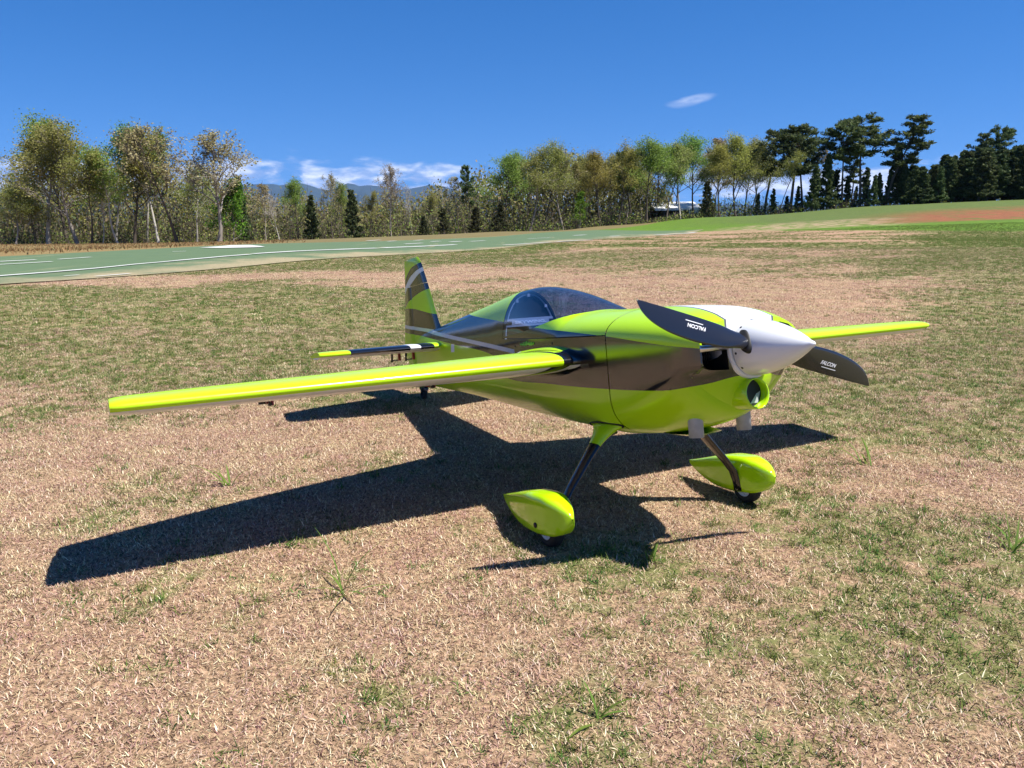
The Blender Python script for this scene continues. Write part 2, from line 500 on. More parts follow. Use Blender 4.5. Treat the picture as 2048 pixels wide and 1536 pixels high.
def fast_mesh(name, verts, faces, mats, parent=None, smooth=False, midx=None):
    """numpy verts (n,3), faces (m,k) of constant k"""
    me = bpy.data.meshes.new(name)
    verts = np.asarray(verts, np.float32); faces = np.asarray(faces, np.int32); m, k = faces.shape
    me.vertices.add(len(verts)); me.vertices.foreach_set('co', verts.ravel())
    me.loops.add(m * k); me.loops.foreach_set('vertex_index', faces.ravel())
    me.polygons.add(m); me.polygons.foreach_set('loop_start', np.arange(0, m * k, k, dtype=np.int32))
    try: me.polygons.foreach_set('loop_total', np.full(m, k, np.int32))
    except Exception: pass
    if midx is not None: me.polygons.foreach_set('material_index', np.asarray(midx, np.int32))
    if smooth: me.polygons.foreach_set('use_smooth', np.ones(m, bool))
    me.update(calc_edges=True); me.validate()
    for mt in (mats if isinstance(mats, (list, tuple)) else [mats]): me.materials.append(mt)
    o = bpy.data.objects.new(name, me); C.objects.link(o)
    if parent: o.parent = parent
    return o


class GN(NT):
    """the same node helpers inside a geometry-node tree"""
    def __init__(s, tree): s.n, s.l = tree.nodes, tree.links


def lawn_mask(G, vec, x, y):
    """0 dry .. 1 green: where the turf has greened up (the same function colours the ground and places the blades)"""
    a = G.math('DIVIDE', x, G.math('MAXIMUM', y, 1.0))
    wob = G.math('ADD', G.math('MULTIPLY', G.math('SUBTRACT', G.noise(vec, .16, 3, .6), .5), 1.3), G.math('MULTIPLY', G.math('SUBTRACT', G.noise(vec, .7, 3, .6), .5), .35))
    y = G.math('MULTIPLY', y, G.math('ADD', 1.0, wob))
    BL = G.fcurve(y, [(0, .375), (2.0, .375), (3.0, .365), (3.8, .42), (5, .53), (7, .60), (9.5, .62), (11.3, .57), (12.6, .30), (15, .27), (16.5, .50), (19, .55), (40, .5), (60, .5)], 0, 60, 0, 1)
    BR = G.fcurve(y, [(0, .455), (1.6, .46), (2.2, .44), (2.8, .385), (3.5, .41), (5, .455), (7, .41), (9, .31), (11.5, .30), (13.5, .44), (16, .40), (19, .50), (24, .36), (30, .50), (36, .30), (44, .46), (50, .30), (60, .40)], 0, 60, 0, 1)
    B = G.mixf(G.step(a, -.06, .14), BL, BR)
    B = G.math('ADD', B, G.math('MULTIPLY', G.step(a, .38, .62), G.math('MULTIPLY', G.step(y, 2.5, 8.0), .20)))
    B = G.math('ADD', B, G.math('MULTIPLY', G.step(x, .9, 2.2), G.math('MULTIPLY', G.math('SUBTRACT', 1.0, G.step(y, 3.0, 6.0)), .065)))
    n1 = G.noise(vec, 1.3, 3, .6, .4); n2 = G.noise(vec, 5.5, 5, .75)
    n = G.math('ADD', G.math('MULTIPLY', n1, .55), G.math('MULTIPLY', n2, .45))
    return G.step(G.math('ADD', n, B), .900, .985)


def ground_material():
    t = NT('field_turf'); o, x, y, z = t.xyz()
    a = t.math('DIVIDE', x, t.math('MAXIMUM', y, 1.0))
    g = lawn_mask(t, o, x, y)
    nf = t.noise(o, 60, 6, .75); nm = t.noise(o, 11, 5, .65); nl = t.noise(o, .35, 4, .6)
    straw = t.mix(t.step(nf, .30, .70), (.050, .027, .014), (.50, .33, .205))
    straw = t.mix(t.math('MULTIPLY', t.step(nl, .45, .7), .5), straw, (.40, .25, .155))
    turf = t.mix(nf, (.05, .065, .016), (.22, .23, .08))
    near = t.mix(t.math('MULTIPLY', t.math('MULTIPLY', g, t.step(nm, .30, .55)), .9), straw, turf)
    # lush bank on the right, red clay cut into it
    n8 = t.noise(o, .16, 5, .6); n9 = t.noise(o, .9, 5, .65)
    yb = t.fcurve(a, [(-.05, 61), (.1, 62), (.22, 72), (.35, 60), (.5, 54), (.7, 53), (1.6, 52)], -.05, 1.6, 40, 90)
    bank = t.math('MULTIPLY', t.step(t.math('SUBTRACT', y, t.math('ADD', yb, t.math('MULTIPLY', t.math('SUBTRACT', n9, .5), 3.0))), -1.0, 1.5), t.step(a, -.03, .02))
    lush = t.mix(n9, (.045, .115, .008), (.13, .21, .02))
    olive = t.mix(n9, (.052, .098, .018), (.125, .15, .045))
    upper = t.step(t.math('ADD', t.math('SUBTRACT', y, t.math('ADD', yb, 12.0)), t.math('MULTIPLY', t.math('SUBTRACT', n8, .5), 14.0)), -4.0, 6.0)
    bankc = t.mix(t.math('MULTIPLY', upper, t.step(a, .16, .34)), lush, olive)
    clay = t.mix(n9, (.14, .048, .024), (.30, .115, .055))
    cm = t.math('MULTIPLY', t.math('MULTIPLY', t.step(y, 64.5, 67), t.math('SUBTRACT', 1.0, t.step(y, 76, 90))), t.step(a, .40, .53))
    cm = t.math('MULTIPLY', cm, t.step(t.noise(o, .30, 6, .7), .33, .47))
    drys = t.math('MULTIPLY', t.math('MULTIPLY', t.step(y, 62, 65), t.math('SUBTRACT', 1.0, t.step(y, 73, 80))), t.math('MULTIPLY', t.step(a, .22, .30), t.math('SUBTRACT', 1.0, t.step(a, .44, .52))))
    bankc = t.mix(t.math('MULTIPLY', drys, t.step(n9, .40, .58)), bankc, (.33, .24, .15))
    bankc = t.mix(cm, bankc, clay)
    bankc = t.mix(t.math('MULTIPLY', t.step(t.noise(o, 3.5, 4, .75), .42, .62), .38), bankc, (.05, .06, .02))
    c = t.mix(bank, near, bankc)
    # rough rusty grass beyond the runway on the left
    cc = t.math('SUBTRACT', x, t.math('MULTIPLY', y, .4))
    rust = t.math('MULTIPLY', t.math('SUBTRACT', 1.0, t.step(cc, -23.9, -23.0)), t.math('SUBTRACT', 1.0, t.step(a, -.42, -.20)))
    rc = t.mix(t.noise(o, .7, 5, .7), (.22, .12, .055), (.18, .165, .065))
    c = t.mix(t.math('SUBTRACT', 1.0, t.step(cc, -23.9, -23.0)), c, t.mix(n9, (.09, .085, .03), (.20, .15, .07)))
    c = t.mix(rust, c, rc)
    c = t.mix(t.step(y, 118, 135), c, (.06, .07, .025))
    t.bump(t.math('ADD', nf, t.math('MULTIPLY', nm, .6)), .55, .02)
    t.set(color=c, rough=.92, spec=.15)
    return t.m


M['ground'] = ground_material()
k_ = np.linspace(-1, 1, 301)
axis = np.sinh(k_ * 7.6) / np.sinh(7.6) * 14000
gx, gy = np.meshgrid(axis, axis + 12.0, indexing='ij')
gz = height(gx, gy)
nn = len(axis)
ii = np.arange(nn * nn).reshape(nn, nn)
gf = np.stack([ii[:-1, :-1], ii[1:, :-1], ii[1:, 1:], ii[:-1, 1:]], -1).reshape(-1, 4)
ground = fast_mesh('ground', np.stack([gx, gy, gz], -1).reshape(-1, 3), gf, M['ground'], smooth=True)
tag(ground, kind='structure')


# ---- green fabric runway with its white lines
def runway_material():
    t = NT('runway_fabric'); o, x, y, z = t.xyz()
    n = t.noise(o, 1.6, 5, .65); f = t.noise(o, 22, 4, .7)
    c = t.mix(n, (.050, .092, .044), (.090, .135, .066))
    c = t.mix(t.math('MULTIPLY', f, .35), c, (.16, .21, .12))
    cc = t.math('SUBTRACT', x, t.math('MULTIPLY', y, .4))
    edge = t.step(t.math('ADD', cc, t.math('MULTIPLY', t.math('SUBTRACT', t.noise(o, .35, 6, .7), .5), 9.0)), -14.6, -12.6)
    st = t.n.new('ShaderNodeMapping'); st.inputs['Rotation'].default_value = (0, 0, R(21.8)); st.inputs['Scale'].default_value = (1.2, .10, 1); t.l.new(o, st.inputs[0])
    worn = t.math('MULTIPLY', t.step(t.noise(st.outputs[0], 1.0, 6, .7), .60, .75), .6)
    c = t.mix(worn, c, (.33, .27, .16))
    c = t.mix(edge, c, t.mix(f, (.10, .12, .04), (.42, .32, .22)))
    t.bump(f, .3, .01)
    t.set(color=c, rough=.85, spec=.2)
    return t.m


def strip(name, c0, c1, s0, s1, nc, ns, mat, lift, parent=None):
    """sheet on the ground between x - .4 y = c0 .. c1 and y = s0 .. s1"""
    V, F = [], []
    cs, ys = np.linspace(c0, c1, nc + 1), np.linspace(s0, s1, ns + 1)
    Cg, Yg = np.meshgrid(cs, ys, indexing='ij'); Xg = Cg + .4 * Yg
    Zg = height(Xg, Yg) + lift
    idx = np.arange((nc + 1) * (ns + 1)).reshape(nc + 1, ns + 1)
    F = np.stack([idx[:-1, :-1], idx[1:, :-1], idx[1:, 1:], idx[:-1, 1:]], -1).reshape(-1, 4)
    return fast_mesh(name, np.stack([Xg, Yg, Zg], -1).reshape(-1, 3), F, mat, parent, smooth=True)


M['runway'] = runway_material()
runway = strip('runway', -22.83, -12.6, -14, 77, 24, 180, M['runway'], .018)
tag(runway, kind='structure')
M['line'] = plain('white_line_paint', (.46, .47, .44), .8, var=.3, vscale=3)


def mark(u0, v0, u1, v1, w, n=24):
    """a white line on the runway between two places"""
    a, b = Vector(ground_hit(u0, v0)), Vector(ground_hit(u1, v1))
    d = (b - a); d.z = 0; L = d.length; d.normalize(); q = Vector((-d.y, d.x, 0))
    rng = random.Random(int(u0 * 7 + v0)); V = []
    m = max(2, min(n, int(L / .6)))
    for i in range(m + 1):
        p = a + (b - a) * (i / m)
        for e in (-1, 1):
            k = p + q * (e * w * .34 * rng.uniform(.75, 1.2)); V.append((k.x, k.y, hz(k.x, k.y) + .034))
    return mesh_obj('runway_line', V, [(2*i, 2*i + 1, 2*i + 3, 2*i + 2) for i in range(m)], M['line'], runway, smooth=False)


for q in ((-200, 573, 0, 555, .28), (0, 555, 270, 531, .30), (270, 531, 500, 511, .34), (505, 510, 755, 498, .36), (765, 497.5, 912, 490.5, .40),
          (1008, 491.5, 1100, 485.5, .45), (1112, 485, 1185, 481, .4), (1310, 470.5, 1392, 465, .5),
          (-150, 532, 72, 522, .22), (-120, 538, 104, 525.5, .2), (118, 521, 182, 516.5, .2), (128, 555.5, 158, 553, .12), (192, 556, 260, 550.5, .16),
          (345, 505.5, 372, 504.5, .16), (735, 482.5, 760, 481, .4), (776, 484, 792, 483, .35), (830, 482, 845, 481, .35), (862, 484.5, 880, 483.5, .35),
          (900, 485, 922, 483.8, .4), (810, 489.5, 845, 487.5, .3), (940, 484, 970, 482.5, .35), (1056, 478.5, 1100, 476.5, .4), (1148, 472, 1172, 470.5, .4), (1220, 473.5, 1240, 472.6, .35)):
    mark(*q)
V = [ground_hit(u, v) for u, v in ((400, 497.2), (440, 494.4), (462, 492.2), (500, 491.8), (522, 494), (530, 495.8), (500, 497), (440, 498.2))]
mesh_obj('painted_patch', [(x, y, hz(x, y) + .036) for x, y, z in V], [tuple(range(8))], M['line'], runway, smooth=False)

# ---- far mountains
def ridge_profile(az):
    """crest height above eye level, as an angle, by azimuth (radians)"""
    u = 1024 + CAM_F * np.tan(az)
    pts = np.array([(-900, 392), (-500, 380), (-200, 388), (0, 373), (25, 376), (60, 386), (160, 396), (300, 392), (420, 384), (500, 372), (530, 369.5), (560, 369.5), (574, 372.5), (597, 366.5), (620, 369.5), (650, 379), (665, 381), (690, 375), (705, 367.5), (718, 370), (728, 374), (750, 372), (775, 375), (800, 381), (830, 378), (860, 371.5), (885, 373.5), (905, 378), (960, 392), (1060, 401), (1200, 404), (1400, 408), (1700, 411), (2100, 409), (2700, 404), (3200, 396)], float)
    v = np.interp(u, pts[:, 0], pts[:, 1])
    return (425.5 - v) / CAM_F
DM = 14000.0
az = np.radians(np.linspace(-62, 62, 900))
crest = ridge_profile(az) * DM
rngm = np.random.RandomState(4)
rows, V = 14, []
jag = sum(np.sin(az * k * 40 + rngm.rand() * 9) / k for k in range(2, 12)) * 6.0
for j in range(rows + 1):
    t = j / rows
    d = DM * (1 - .22 * (1 - t) ** 1.2) * (1 + .012 * np.sin(az * 95 + j) * (1 - t))
    fold = (np.sin(az * 160 + 2 * np.sin(az * 37)) * .5 + np.sin(az * 77 + 1.3) * .5) * 45 * math.sin(math.pi * t)
    z = -60 + (crest + 60 + jag) * t ** .8 + fold * (crest > 60)
    V.append(np.stack([np.tan(az) * d, d, z], -1))
V = np.concatenate(V); m_ = len(az); idx = np.arange(len(V)).reshape(rows + 1, m_)
F = np.stack([idx[:-1, :-1], idx[:-1, 1:], idx[1:, 1:], idx[1:, :-1]], -1).reshape(-1, 4)
t = NT('forested_mountain'); o, x, y, z = t.xyz()
t.set(color=t.mix(t.noise(o, .004, 6, .6), (.022, .034, .026), (.05, .064, .042)), rough=.95, spec=.05)
mtn = fast_mesh('mountains', V, F, t.m, smooth=True)
tag(mtn, kind='structure')

# ---- the air: pale blue haze between here and the mountains
hv, hf = box(-17000, 17000, -15500, 16500, float(gz.min()) - 120, float(V[:, 2].max()) + 40)
t = NT('haze_air'); t.n.remove(t.b)
pv = t.n.new('ShaderNodeVolumePrincipled'); pv.inputs['Color'].default_value = (.26, .50, 1.0, 1); pv.inputs['Density'].default_value = 3.2e-5; pv.inputs['Anisotropy'].default_value = .2
t.l.new(pv.outputs[0], t.out.inputs['Volume'])
haze = mesh_obj('haze', hv, hf, t.m, smooth=False)
tag(haze, 'thin blue air between the field and the mountains', 'haze', kind='stuff')


# ------------------------------------------------------------------ trees
def leaf_material(name, cols, trans=.35, tint=.25):
    t = NT(name)
    gi = t.n.new('ShaderNodeNewGeometry'); oi_ = t.n.new('ShaderNodeObjectInfo')
    rp = t.n.new('ShaderNodeValToRGB'); cr = rp.color_ramp
    for i, c in enumerate(cols):
        p = i / (len(cols) - 1)
        e = cr.elements[i] if i < 2 and len(cols) == 2 else (cr.elements[0] if i == 0 else (cr.elements[-1] if i == len(cols) - 1 else cr.elements.new(p)))
        e.position = p; e.color = c + (1,)
    t.l.new(gi.outputs['Random Per Island'], rp.inputs[0])
    hs = t.n.new('ShaderNodeHueSaturation')
    t.l.new(rp.outputs[0], hs.inputs['Color'])
    t.l.new(t.math('ADD', .5, t.math('MULTIPLY', t.math('SUBTRACT', oi_.outputs['Random'], .5), .05 * tint / .25)), hs.inputs['Hue'])
    t.l.new(t.math('ADD', 1 - tint / 2, t.math('MULTIPLY', oi_.outputs['Random'], tint)), hs.inputs['Value'])
    t.set(color=hs.outputs[0], rough=.7, spec=.2)
    if trans:
        tr = t.n.new('ShaderNodeBsdfTranslucent'); t.l.new(hs.outputs[0], tr.inputs[0])
        mx = t.n.new('ShaderNodeMixShader'); mx.inputs[0].default_value = trans
        t.l.new(t.b.outputs[0], mx.inputs[1]); t.l.new(tr.outputs[0], mx.inputs[2]); t.l.new(mx.outputs[0], t.out.inputs[0])
    return t.m


def bark(name, a, b):
    t = NT(name); o, x, y, z = t.xyz()
    t.set(color=t.mix(t.noise(o, 3.0, 5, .7), a, b), rough=.9, spec=.1)
    return t.m


M['bark_grey'] = bark('grey_bark', (.14, .12, .10), (.36, .32, .28))
M['bark_pale'] = bark('pale_bark', (.22, .20, .17), (.48, .45, .40))
M['bark_dark'] = bark('dark_bark', (.04, .032, .026), (.15, .125, .10))
M['leaf_olive'] = leaf_material('olive_spring_leaves', [(.15, .165, .032), (.26, .275, .068), (.38, .38, .14)], .5)
M['leaf_fresh'] = leaf_material('fresh_spring_leaves', [(.11, .175, .025), (.20, .29, .05), (.29, .38, .10)], .5)
M['leaf_teal'] = leaf_material('cool_green_leaves', [(.08, .14, .04), (.155, .235, .07), (.24, .32, .12)], .5)
M['leaf_bud'] = leaf_material('tan_buds', [(.19, .15, .07), (.29, .24, .12), (.36, .31, .17)])
M['leaf_gold'] = leaf_material('golden_spring_leaves', [(.17, .165, .028), (.30, .285, .06), (.40, .38, .12)], .5)
M['leaf_bright'] = leaf_material('bright_green_leaves', [(.04, .12, .008), (.09, .22, .015), (.15, .29, .03)])
M['needle_dark'] = leaf_material('dark_pine_needles', [(.030, .050, .018), (.07, .10, .036), (.14, .165, .07)], .3)
M['needle_mid'] = leaf_material('pine_needles', [(.036, .064, .020), (.085, .12, .040), (.17, .195, .08)], .3)
M['needle_cedar'] = leaf_material('cedar_foliage', [(.018, .026, .010), (.045, .053, .018), (.09, .085, .032)], .15)
M['twig'] = leaf_material('bare_twigs', [(.055, .042, .032), (.12, .095, .075), (.24, .20, .16)], 0)


class Wood:
    def __init__(s): s.v, s.f, s.k = [], [], 0
    def add(s, pts, rad, n):
        pts = np.asarray(pts, float); m = len(pts)
        tan = np.gradient(pts, axis=0); tan /= np.linalg.norm(tan, axis=1)[:, None] + 1e-9
        ref = np.array([.31, .17, .93]) if abs(tan[0][2]) < .9 else np.array([1., .2, 0])
        A = np.cross(tan, ref); A /= np.linalg.norm(A, axis=1)[:, None] + 1e-9
        B = np.cross(tan, A)
        th = np.arange(n) * 2 * np.pi / n
        ring = A[:, None] * np.cos(th)[None, :, None] + B[:, None] * np.sin(th)[None, :, None]
        P = pts[:, None] + ring * np.asarray(rad, float)[:, None, None]
        s.v.append(P.reshape(-1, 3)); i = np.arange(m * n).reshape(m, n) + s.k
        j = np.roll(i, -1, axis=1)
        s.f.append(np.stack([i[:-1], j[:-1], j[1:], i[1:]], -1).reshape(-1, 4)); s.k += m * n
    def arrays(s): return np.concatenate(s.v), np.concatenate(s.f)


def leaf_quads(rng, cen, size, aspect=(1.0, 1.0), flat=0.0, dirs=None):
    n = len(cen)
    if dirs is None:
        d = rng.normal(size=(n, 3))
    else: d = dirs + rng.normal(size=(n, 3)) * .25
    d /= np.linalg.norm(d, axis=1)[:, None] + 1e-9
    e = rng.normal(size=(n, 3)); e[:, 2] *= 1 - flat
    e = np.cross(d, e); e /= np.linalg.norm(e, axis=1)[:, None] + 1e-9
    s = (size * rng.uniform(.6, 1.3, n))[:, None]
    a, b = d * s * aspect[0] * .5, e * s * aspect[1] * .5
    V = np.stack([cen - a, cen - b * .9 + a * .1, cen + a, cen + b * .9 + a * .1], 1).reshape(-1, 3)
    return V, np.arange(4 * n).reshape(n, 4)


def curve_pts(rng, p, d, L, n, wander, up):
    pts = [np.array(p, float)]; d = np.array(d, float); d /= np.linalg.norm(d)
    for i in range(n):
        d = d + rng.normal(size=3) * wander + np.array([0, 0, up]); d /= np.linalg.norm(d)
        pts.append(pts[-1] + d * L / n)
    return np.array(pts), d


def broadleaf(seed, H=14., r0=.22, start=.32, limbs=14, spread=(55, 18), reach=.42, subs=5, twigs=4, leaves=5, leafsize=.30, bend=.05, multi=1, rise=.06, upper=0.0, scatter=.35):
    """trunk, limbs, twigs, leaf clumps; returns wood arrays and leaf arrays"""
    rng = np.random.RandomState(seed); W = Wood(); tips = []
    for q in range(multi):
        d0 = np.array([rng.normal() * bend * 2, rng.normal() * bend * 2, 1.]) + (np.array([rng.normal() * .14, rng.normal() * .14, 0]) if multi > 1 else 0)
        tp, _ = curve_pts(rng, (rng.normal() * .15 * (multi > 1), rng.normal() * .15 * (multi > 1), -.3), d0, H * rng.uniform(.90, .98), 10, bend, .06)
        rad = .8 * r0 * (1 - np.linspace(0, 1, 11) ** .9 * .93) * (1 + .5 * np.exp(-np.linspace(0, 1, 11) * 16))
        W.add(tp, rad, 7)
        nl = max(3, limbs // multi)
        for k in range(nl):
            f = start + (1 - start) * ((k + rng.uniform(0, .9)) / nl) ** .85; f = min(f, .985)
            i = int(f * 10); p = tp[i] + (tp[min(i + 1, 10)] - tp[i]) * (f * 10 - i)
            az_ = k * 2.4 + rng.uniform(-.5, .5)
            an = R(spread[0] + (spread[1] - spread[0]) * (f - start) / (1 - start)) * rng.uniform(.8, 1.2)
            L = H * reach * (1 - .62 * (f - start) / (1 - start)) * rng.uniform(.7, 1.15)
            lp, ld = curve_pts(rng, p, (math.sin(an) * math.cos(az_), math.sin(an) * math.sin(az_), math.cos(an)), L, 6, .13, rise)
            lr = max(.02, r0 * .46 * (1 - f * .62)) * (1 - np.linspace(0, 1, 7) * .85)
            W.add(lp, lr, 5)
            for j in range(subs):
                g = rng.uniform(.28, 1.0); ii = min(int(g * 6), 5); sp = lp[ii] + (lp[ii + 1] - lp[ii]) * (g * 6 - ii)
                dd = (lp[ii + 1] - lp[ii]); dd /= np.linalg.norm(dd); dd = dd + rng.normal(size=3) * .55; dd[2] += .15
                bp, bd = curve_pts(rng, sp, dd, L * rng.uniform(.28, .52), 4, .16, .05)
                W.add(bp, lr[ii] * .55 * (1 - np.linspace(0, 1, 5) * .8) + .016, 3)
                for w in range(twigs):
                    h_ = rng.uniform(.3, 1.0); jj = min(int(h_ * 4), 3); s2 = bp[jj] + (bp[jj + 1] - bp[jj]) * (h_ * 4 - jj)
                    d2 = bd + rng.normal(size=3) * .7
                    wp, _ = curve_pts(rng, s2, d2, L * rng.uniform(.12, .24), 2, .15, .05)
                    W.add(wp, [.026, .020, .012], 3); tips += [wp[-1], wp[1]]
    tips = np.array(tips)
    if upper: tips = tips[tips[:, 2] > H * upper]
    cen = np.repeat(tips, leaves, 0) + rng.normal(size=(len(tips) * leaves, 3)) * scatter
    return W.arrays(), leaf_quads(rng, cen, np.full(len(cen), leafsize))


def conifer(seed, H=14., r0=.20, start=.5, whorls=16, reach=.25, cone=.8, tuft=12, per=5, needle=.55, droop=.0, bend=.02, flat=.6, shape='cone', nw=.085):
    rng = np.random.RandomState(seed); W = Wood(); cen, dirs = [], []
    tp, _ = curve_pts(rng, (0, 0, -.3), (rng.normal() * bend * 2, rng.normal() * bend * 2, 1), H, 12, bend, .06)
    W.add(tp, r0 * (1 - np.linspace(0, 1, 13) * .93), 6)
    for k in range(whorls):
        f = start + (.985 - start) * (k + .5) / whorls
        i = min(int(f * 12), 11); p = tp[i] + (tp[i + 1] - tp[i]) * (f * 12 - i)
        q = (f - start) / (1 - start)
        if shape == 'cone': L = H * reach * (1 - q * cone)
        else: L = H * reach * (math.sin(math.pi * min(1, (q * .78 + .18))) ** .8) * (1 if q < .9 else .8)
        nb = rng.randint(4, 7) if shape == 'cone' else rng.randint(2, 5)
        for b in range(nb):
            az_ = rng.uniform(0, 6.283); l = L * rng.uniform(.55, 1.15)
            el = rng.uniform(-.05, .35) + droop + q * .35
            bp, bd = curve_pts(rng, p + np.array([0, 0, rng.normal() * .15]), (math.cos(az_), math.sin(az_), el), l, 4, .10, .05)
            W.add(bp, max(.02, r0 * .3 * (1 - f * .6)) * (1 - np.linspace(0, 1, 5) * .8), 3)
            for j in range(per):
                g = rng.uniform(.35 if shape == 'cone' else .45, 1.05); jj = min(int(g * 4), 3)
                c = bp[jj] + (bp[jj + 1] - bp[jj]) * (g * 4 - jj) + rng.normal(size=3) * np.array([.28, .28, .12]) * (l * .16 + .15)
                dd = rng.normal(size=(tuft, 3)); dd[:, 2] = np.abs(dd[:, 2]) * (1 - flat * .3) + .15; dd /= np.linalg.norm(dd, axis=1)[:, None]
                cen.append(c + dd * needle * .45 + rng.normal(size=(tuft, 3)) * .12); dirs.append(dd)
    cen = np.concatenate(cen); dirs = np.concatenate(dirs)
    return W.arrays(), leaf_quads(rng, cen, np.full(len(cen), needle), (1.0, nw / needle * 2.2), 0, dirs)


PROTO = {}
def proto(key, build, wood, leaf, H):
    (wv, wf), (lv, lf) = build
    tm = fast_mesh('trunk', wv / H, wf, M[wood], smooth=True); cm = fast_mesh('crown', lv / H, lf, M[leaf])
    PROTO[key] = (tm.data, cm.data)
    bpy.data.objects.remove(tm); bpy.data.objects.remove(cm)


proto('oak1', broadleaf(11, limbs=16, leaves=16, spread=(58, 15), reach=.40, leafsize=.165, scatter=.42), 'bark_grey', 'leaf_olive', 14.)
proto('oak2', broadleaf(12, limbs=15, leaves=16, spread=(50, 20), reach=.42, start=.36, leafsize=.165, scatter=.42), 'bark_pale', 'leaf_olive', 14.)
proto('oak3', broadleaf(13, limbs=16, leaves=14, spread=(55, 15), reach=.40, start=.30, leafsize=.165, scatter=.42), 'bark_dark', 'leaf_gold', 14.)
proto('slim1', broadleaf(14, limbs=15, leaves=11, spread=(38, 12), reach=.25, start=.45, r0=.17, leafsize=.16), 'bark_pale', 'leaf_teal', 14.)
proto('slim2', broadleaf(15, limbs=14, leaves=11, spread=(40, 14), reach=.26, start=.40, r0=.16, leafsize=.16, bend=.07), 'bark_pale', 'leaf_fresh', 14.)
proto('slim3', broadleaf(16, limbs=14, leaves=11, spread=(42, 14), reach=.28, start=.42, r0=.15, leafsize=.16, bend=.06), 'bark_dark', 'leaf_olive', 14.)
proto('bud1', broadleaf(17, limbs=18, subs=7, twigs=5, leaves=3, spread=(46, 12), reach=.46, start=.34, leafsize=.20, r0=.26, scatter=.22), 'bark_grey', 'leaf_bud', 14.)
proto('bud2', broadleaf(18, limbs=13, subs=6, twigs=5, leaves=3, spread=(52, 16), reach=.42, start=.38, leafsize=.20, r0=.20, scatter=.22), 'bark_dark', 'leaf_bud', 14.)
proto('bud3', broadleaf(19, limbs=12, subs=6, twigs=4, leaves=4, spread=(40, 14), reach=.32, start=.30, leafsize=.2, r0=.15, scatter=.2), 'bark_grey', 'leaf_bud', 14.)
proto('young1', broadleaf(20, limbs=20, subs=5, twigs=4, leaves=6, spread=(60, 15), reach=.33, start=.08, leafsize=.36, r0=.14), 'bark_grey', 'leaf_bright', 14.)
proto('young2', broadleaf(21, limbs=18, subs=5, twigs=4, leaves=5, spread=(55, 15), reach=.36, start=.10, leafsize=.36, r0=.14, multi=2), 'bark_grey', 'leaf_fresh', 14.)
proto('gold1', broadleaf(22, limbs=17, leaves=16, spread=(48, 15), reach=.38, start=.30, leafsize=.165, scatter=.42), 'bark_dark', 'leaf_gold', 14.)
proto('fresh1', broadleaf(23, limbs=16, leaves=16, spread=(45, 15), reach=.38, start=.34, leafsize=.165, scatter=.42), 'bark_dark', 'leaf_fresh', 14.)
proto('bare1', broadleaf(24, limbs=14, subs=6, twigs=5, leaves=1, spread=(36, 14), reach=.34, start=.30, leafsize=.08, r0=.15, scatter=.1), 'bark_pale', 'leaf_bud', 14.)
proto('pine1', conifer(31, start=.56, whorls=15, reach=.22, shape='round', tuft=14, per=9), 'bark_dark', 'needle_mid', 14.)
proto('pine2', conifer(32, start=.50, whorls=15, reach=.24, shape='round', tuft=14, per=9, bend=.03), 'bark_dark', 'needle_dark', 14.)
proto('pine3', conifer(33, start=.44, whorls=14, reach=.17, shape='round', tuft=12, per=8, bend=.045), 'bark_dark', 'needle_mid', 14.)
proto('pine4', conifer(34, start=.42, whorls=17, reach=.25, shape='round', tuft=14, per=9), 'bark_dark', 'needle_dark', 14.)
proto('spire1', conifer(35, start=.07, whorls=22, reach=.23, cone=.85, tuft=16, per=9, nw=.16), 'bark_dark', 'needle_mid', 14.)
proto('spire2', conifer(36, start=.05, whorls=20, reach=.26, cone=.80, tuft=16, per=9, nw=.16), 'bark_dark', 'needle_dark', 14.)
proto('cedar1', conifer(37, start=.04, whorls=18, reach=.34, cone=.78, tuft=13, per=7, H=9., needle=.42, r0=.14), 'bark_dark', 'needle_cedar', 9.)
proto('cedar2', conifer(38, start=.12, whorls=14, reach=.36, cone=.62, tuft=13, per=7, H=9., needle=.42, r0=.14), 'bark_dark', 'needle_cedar', 9.)

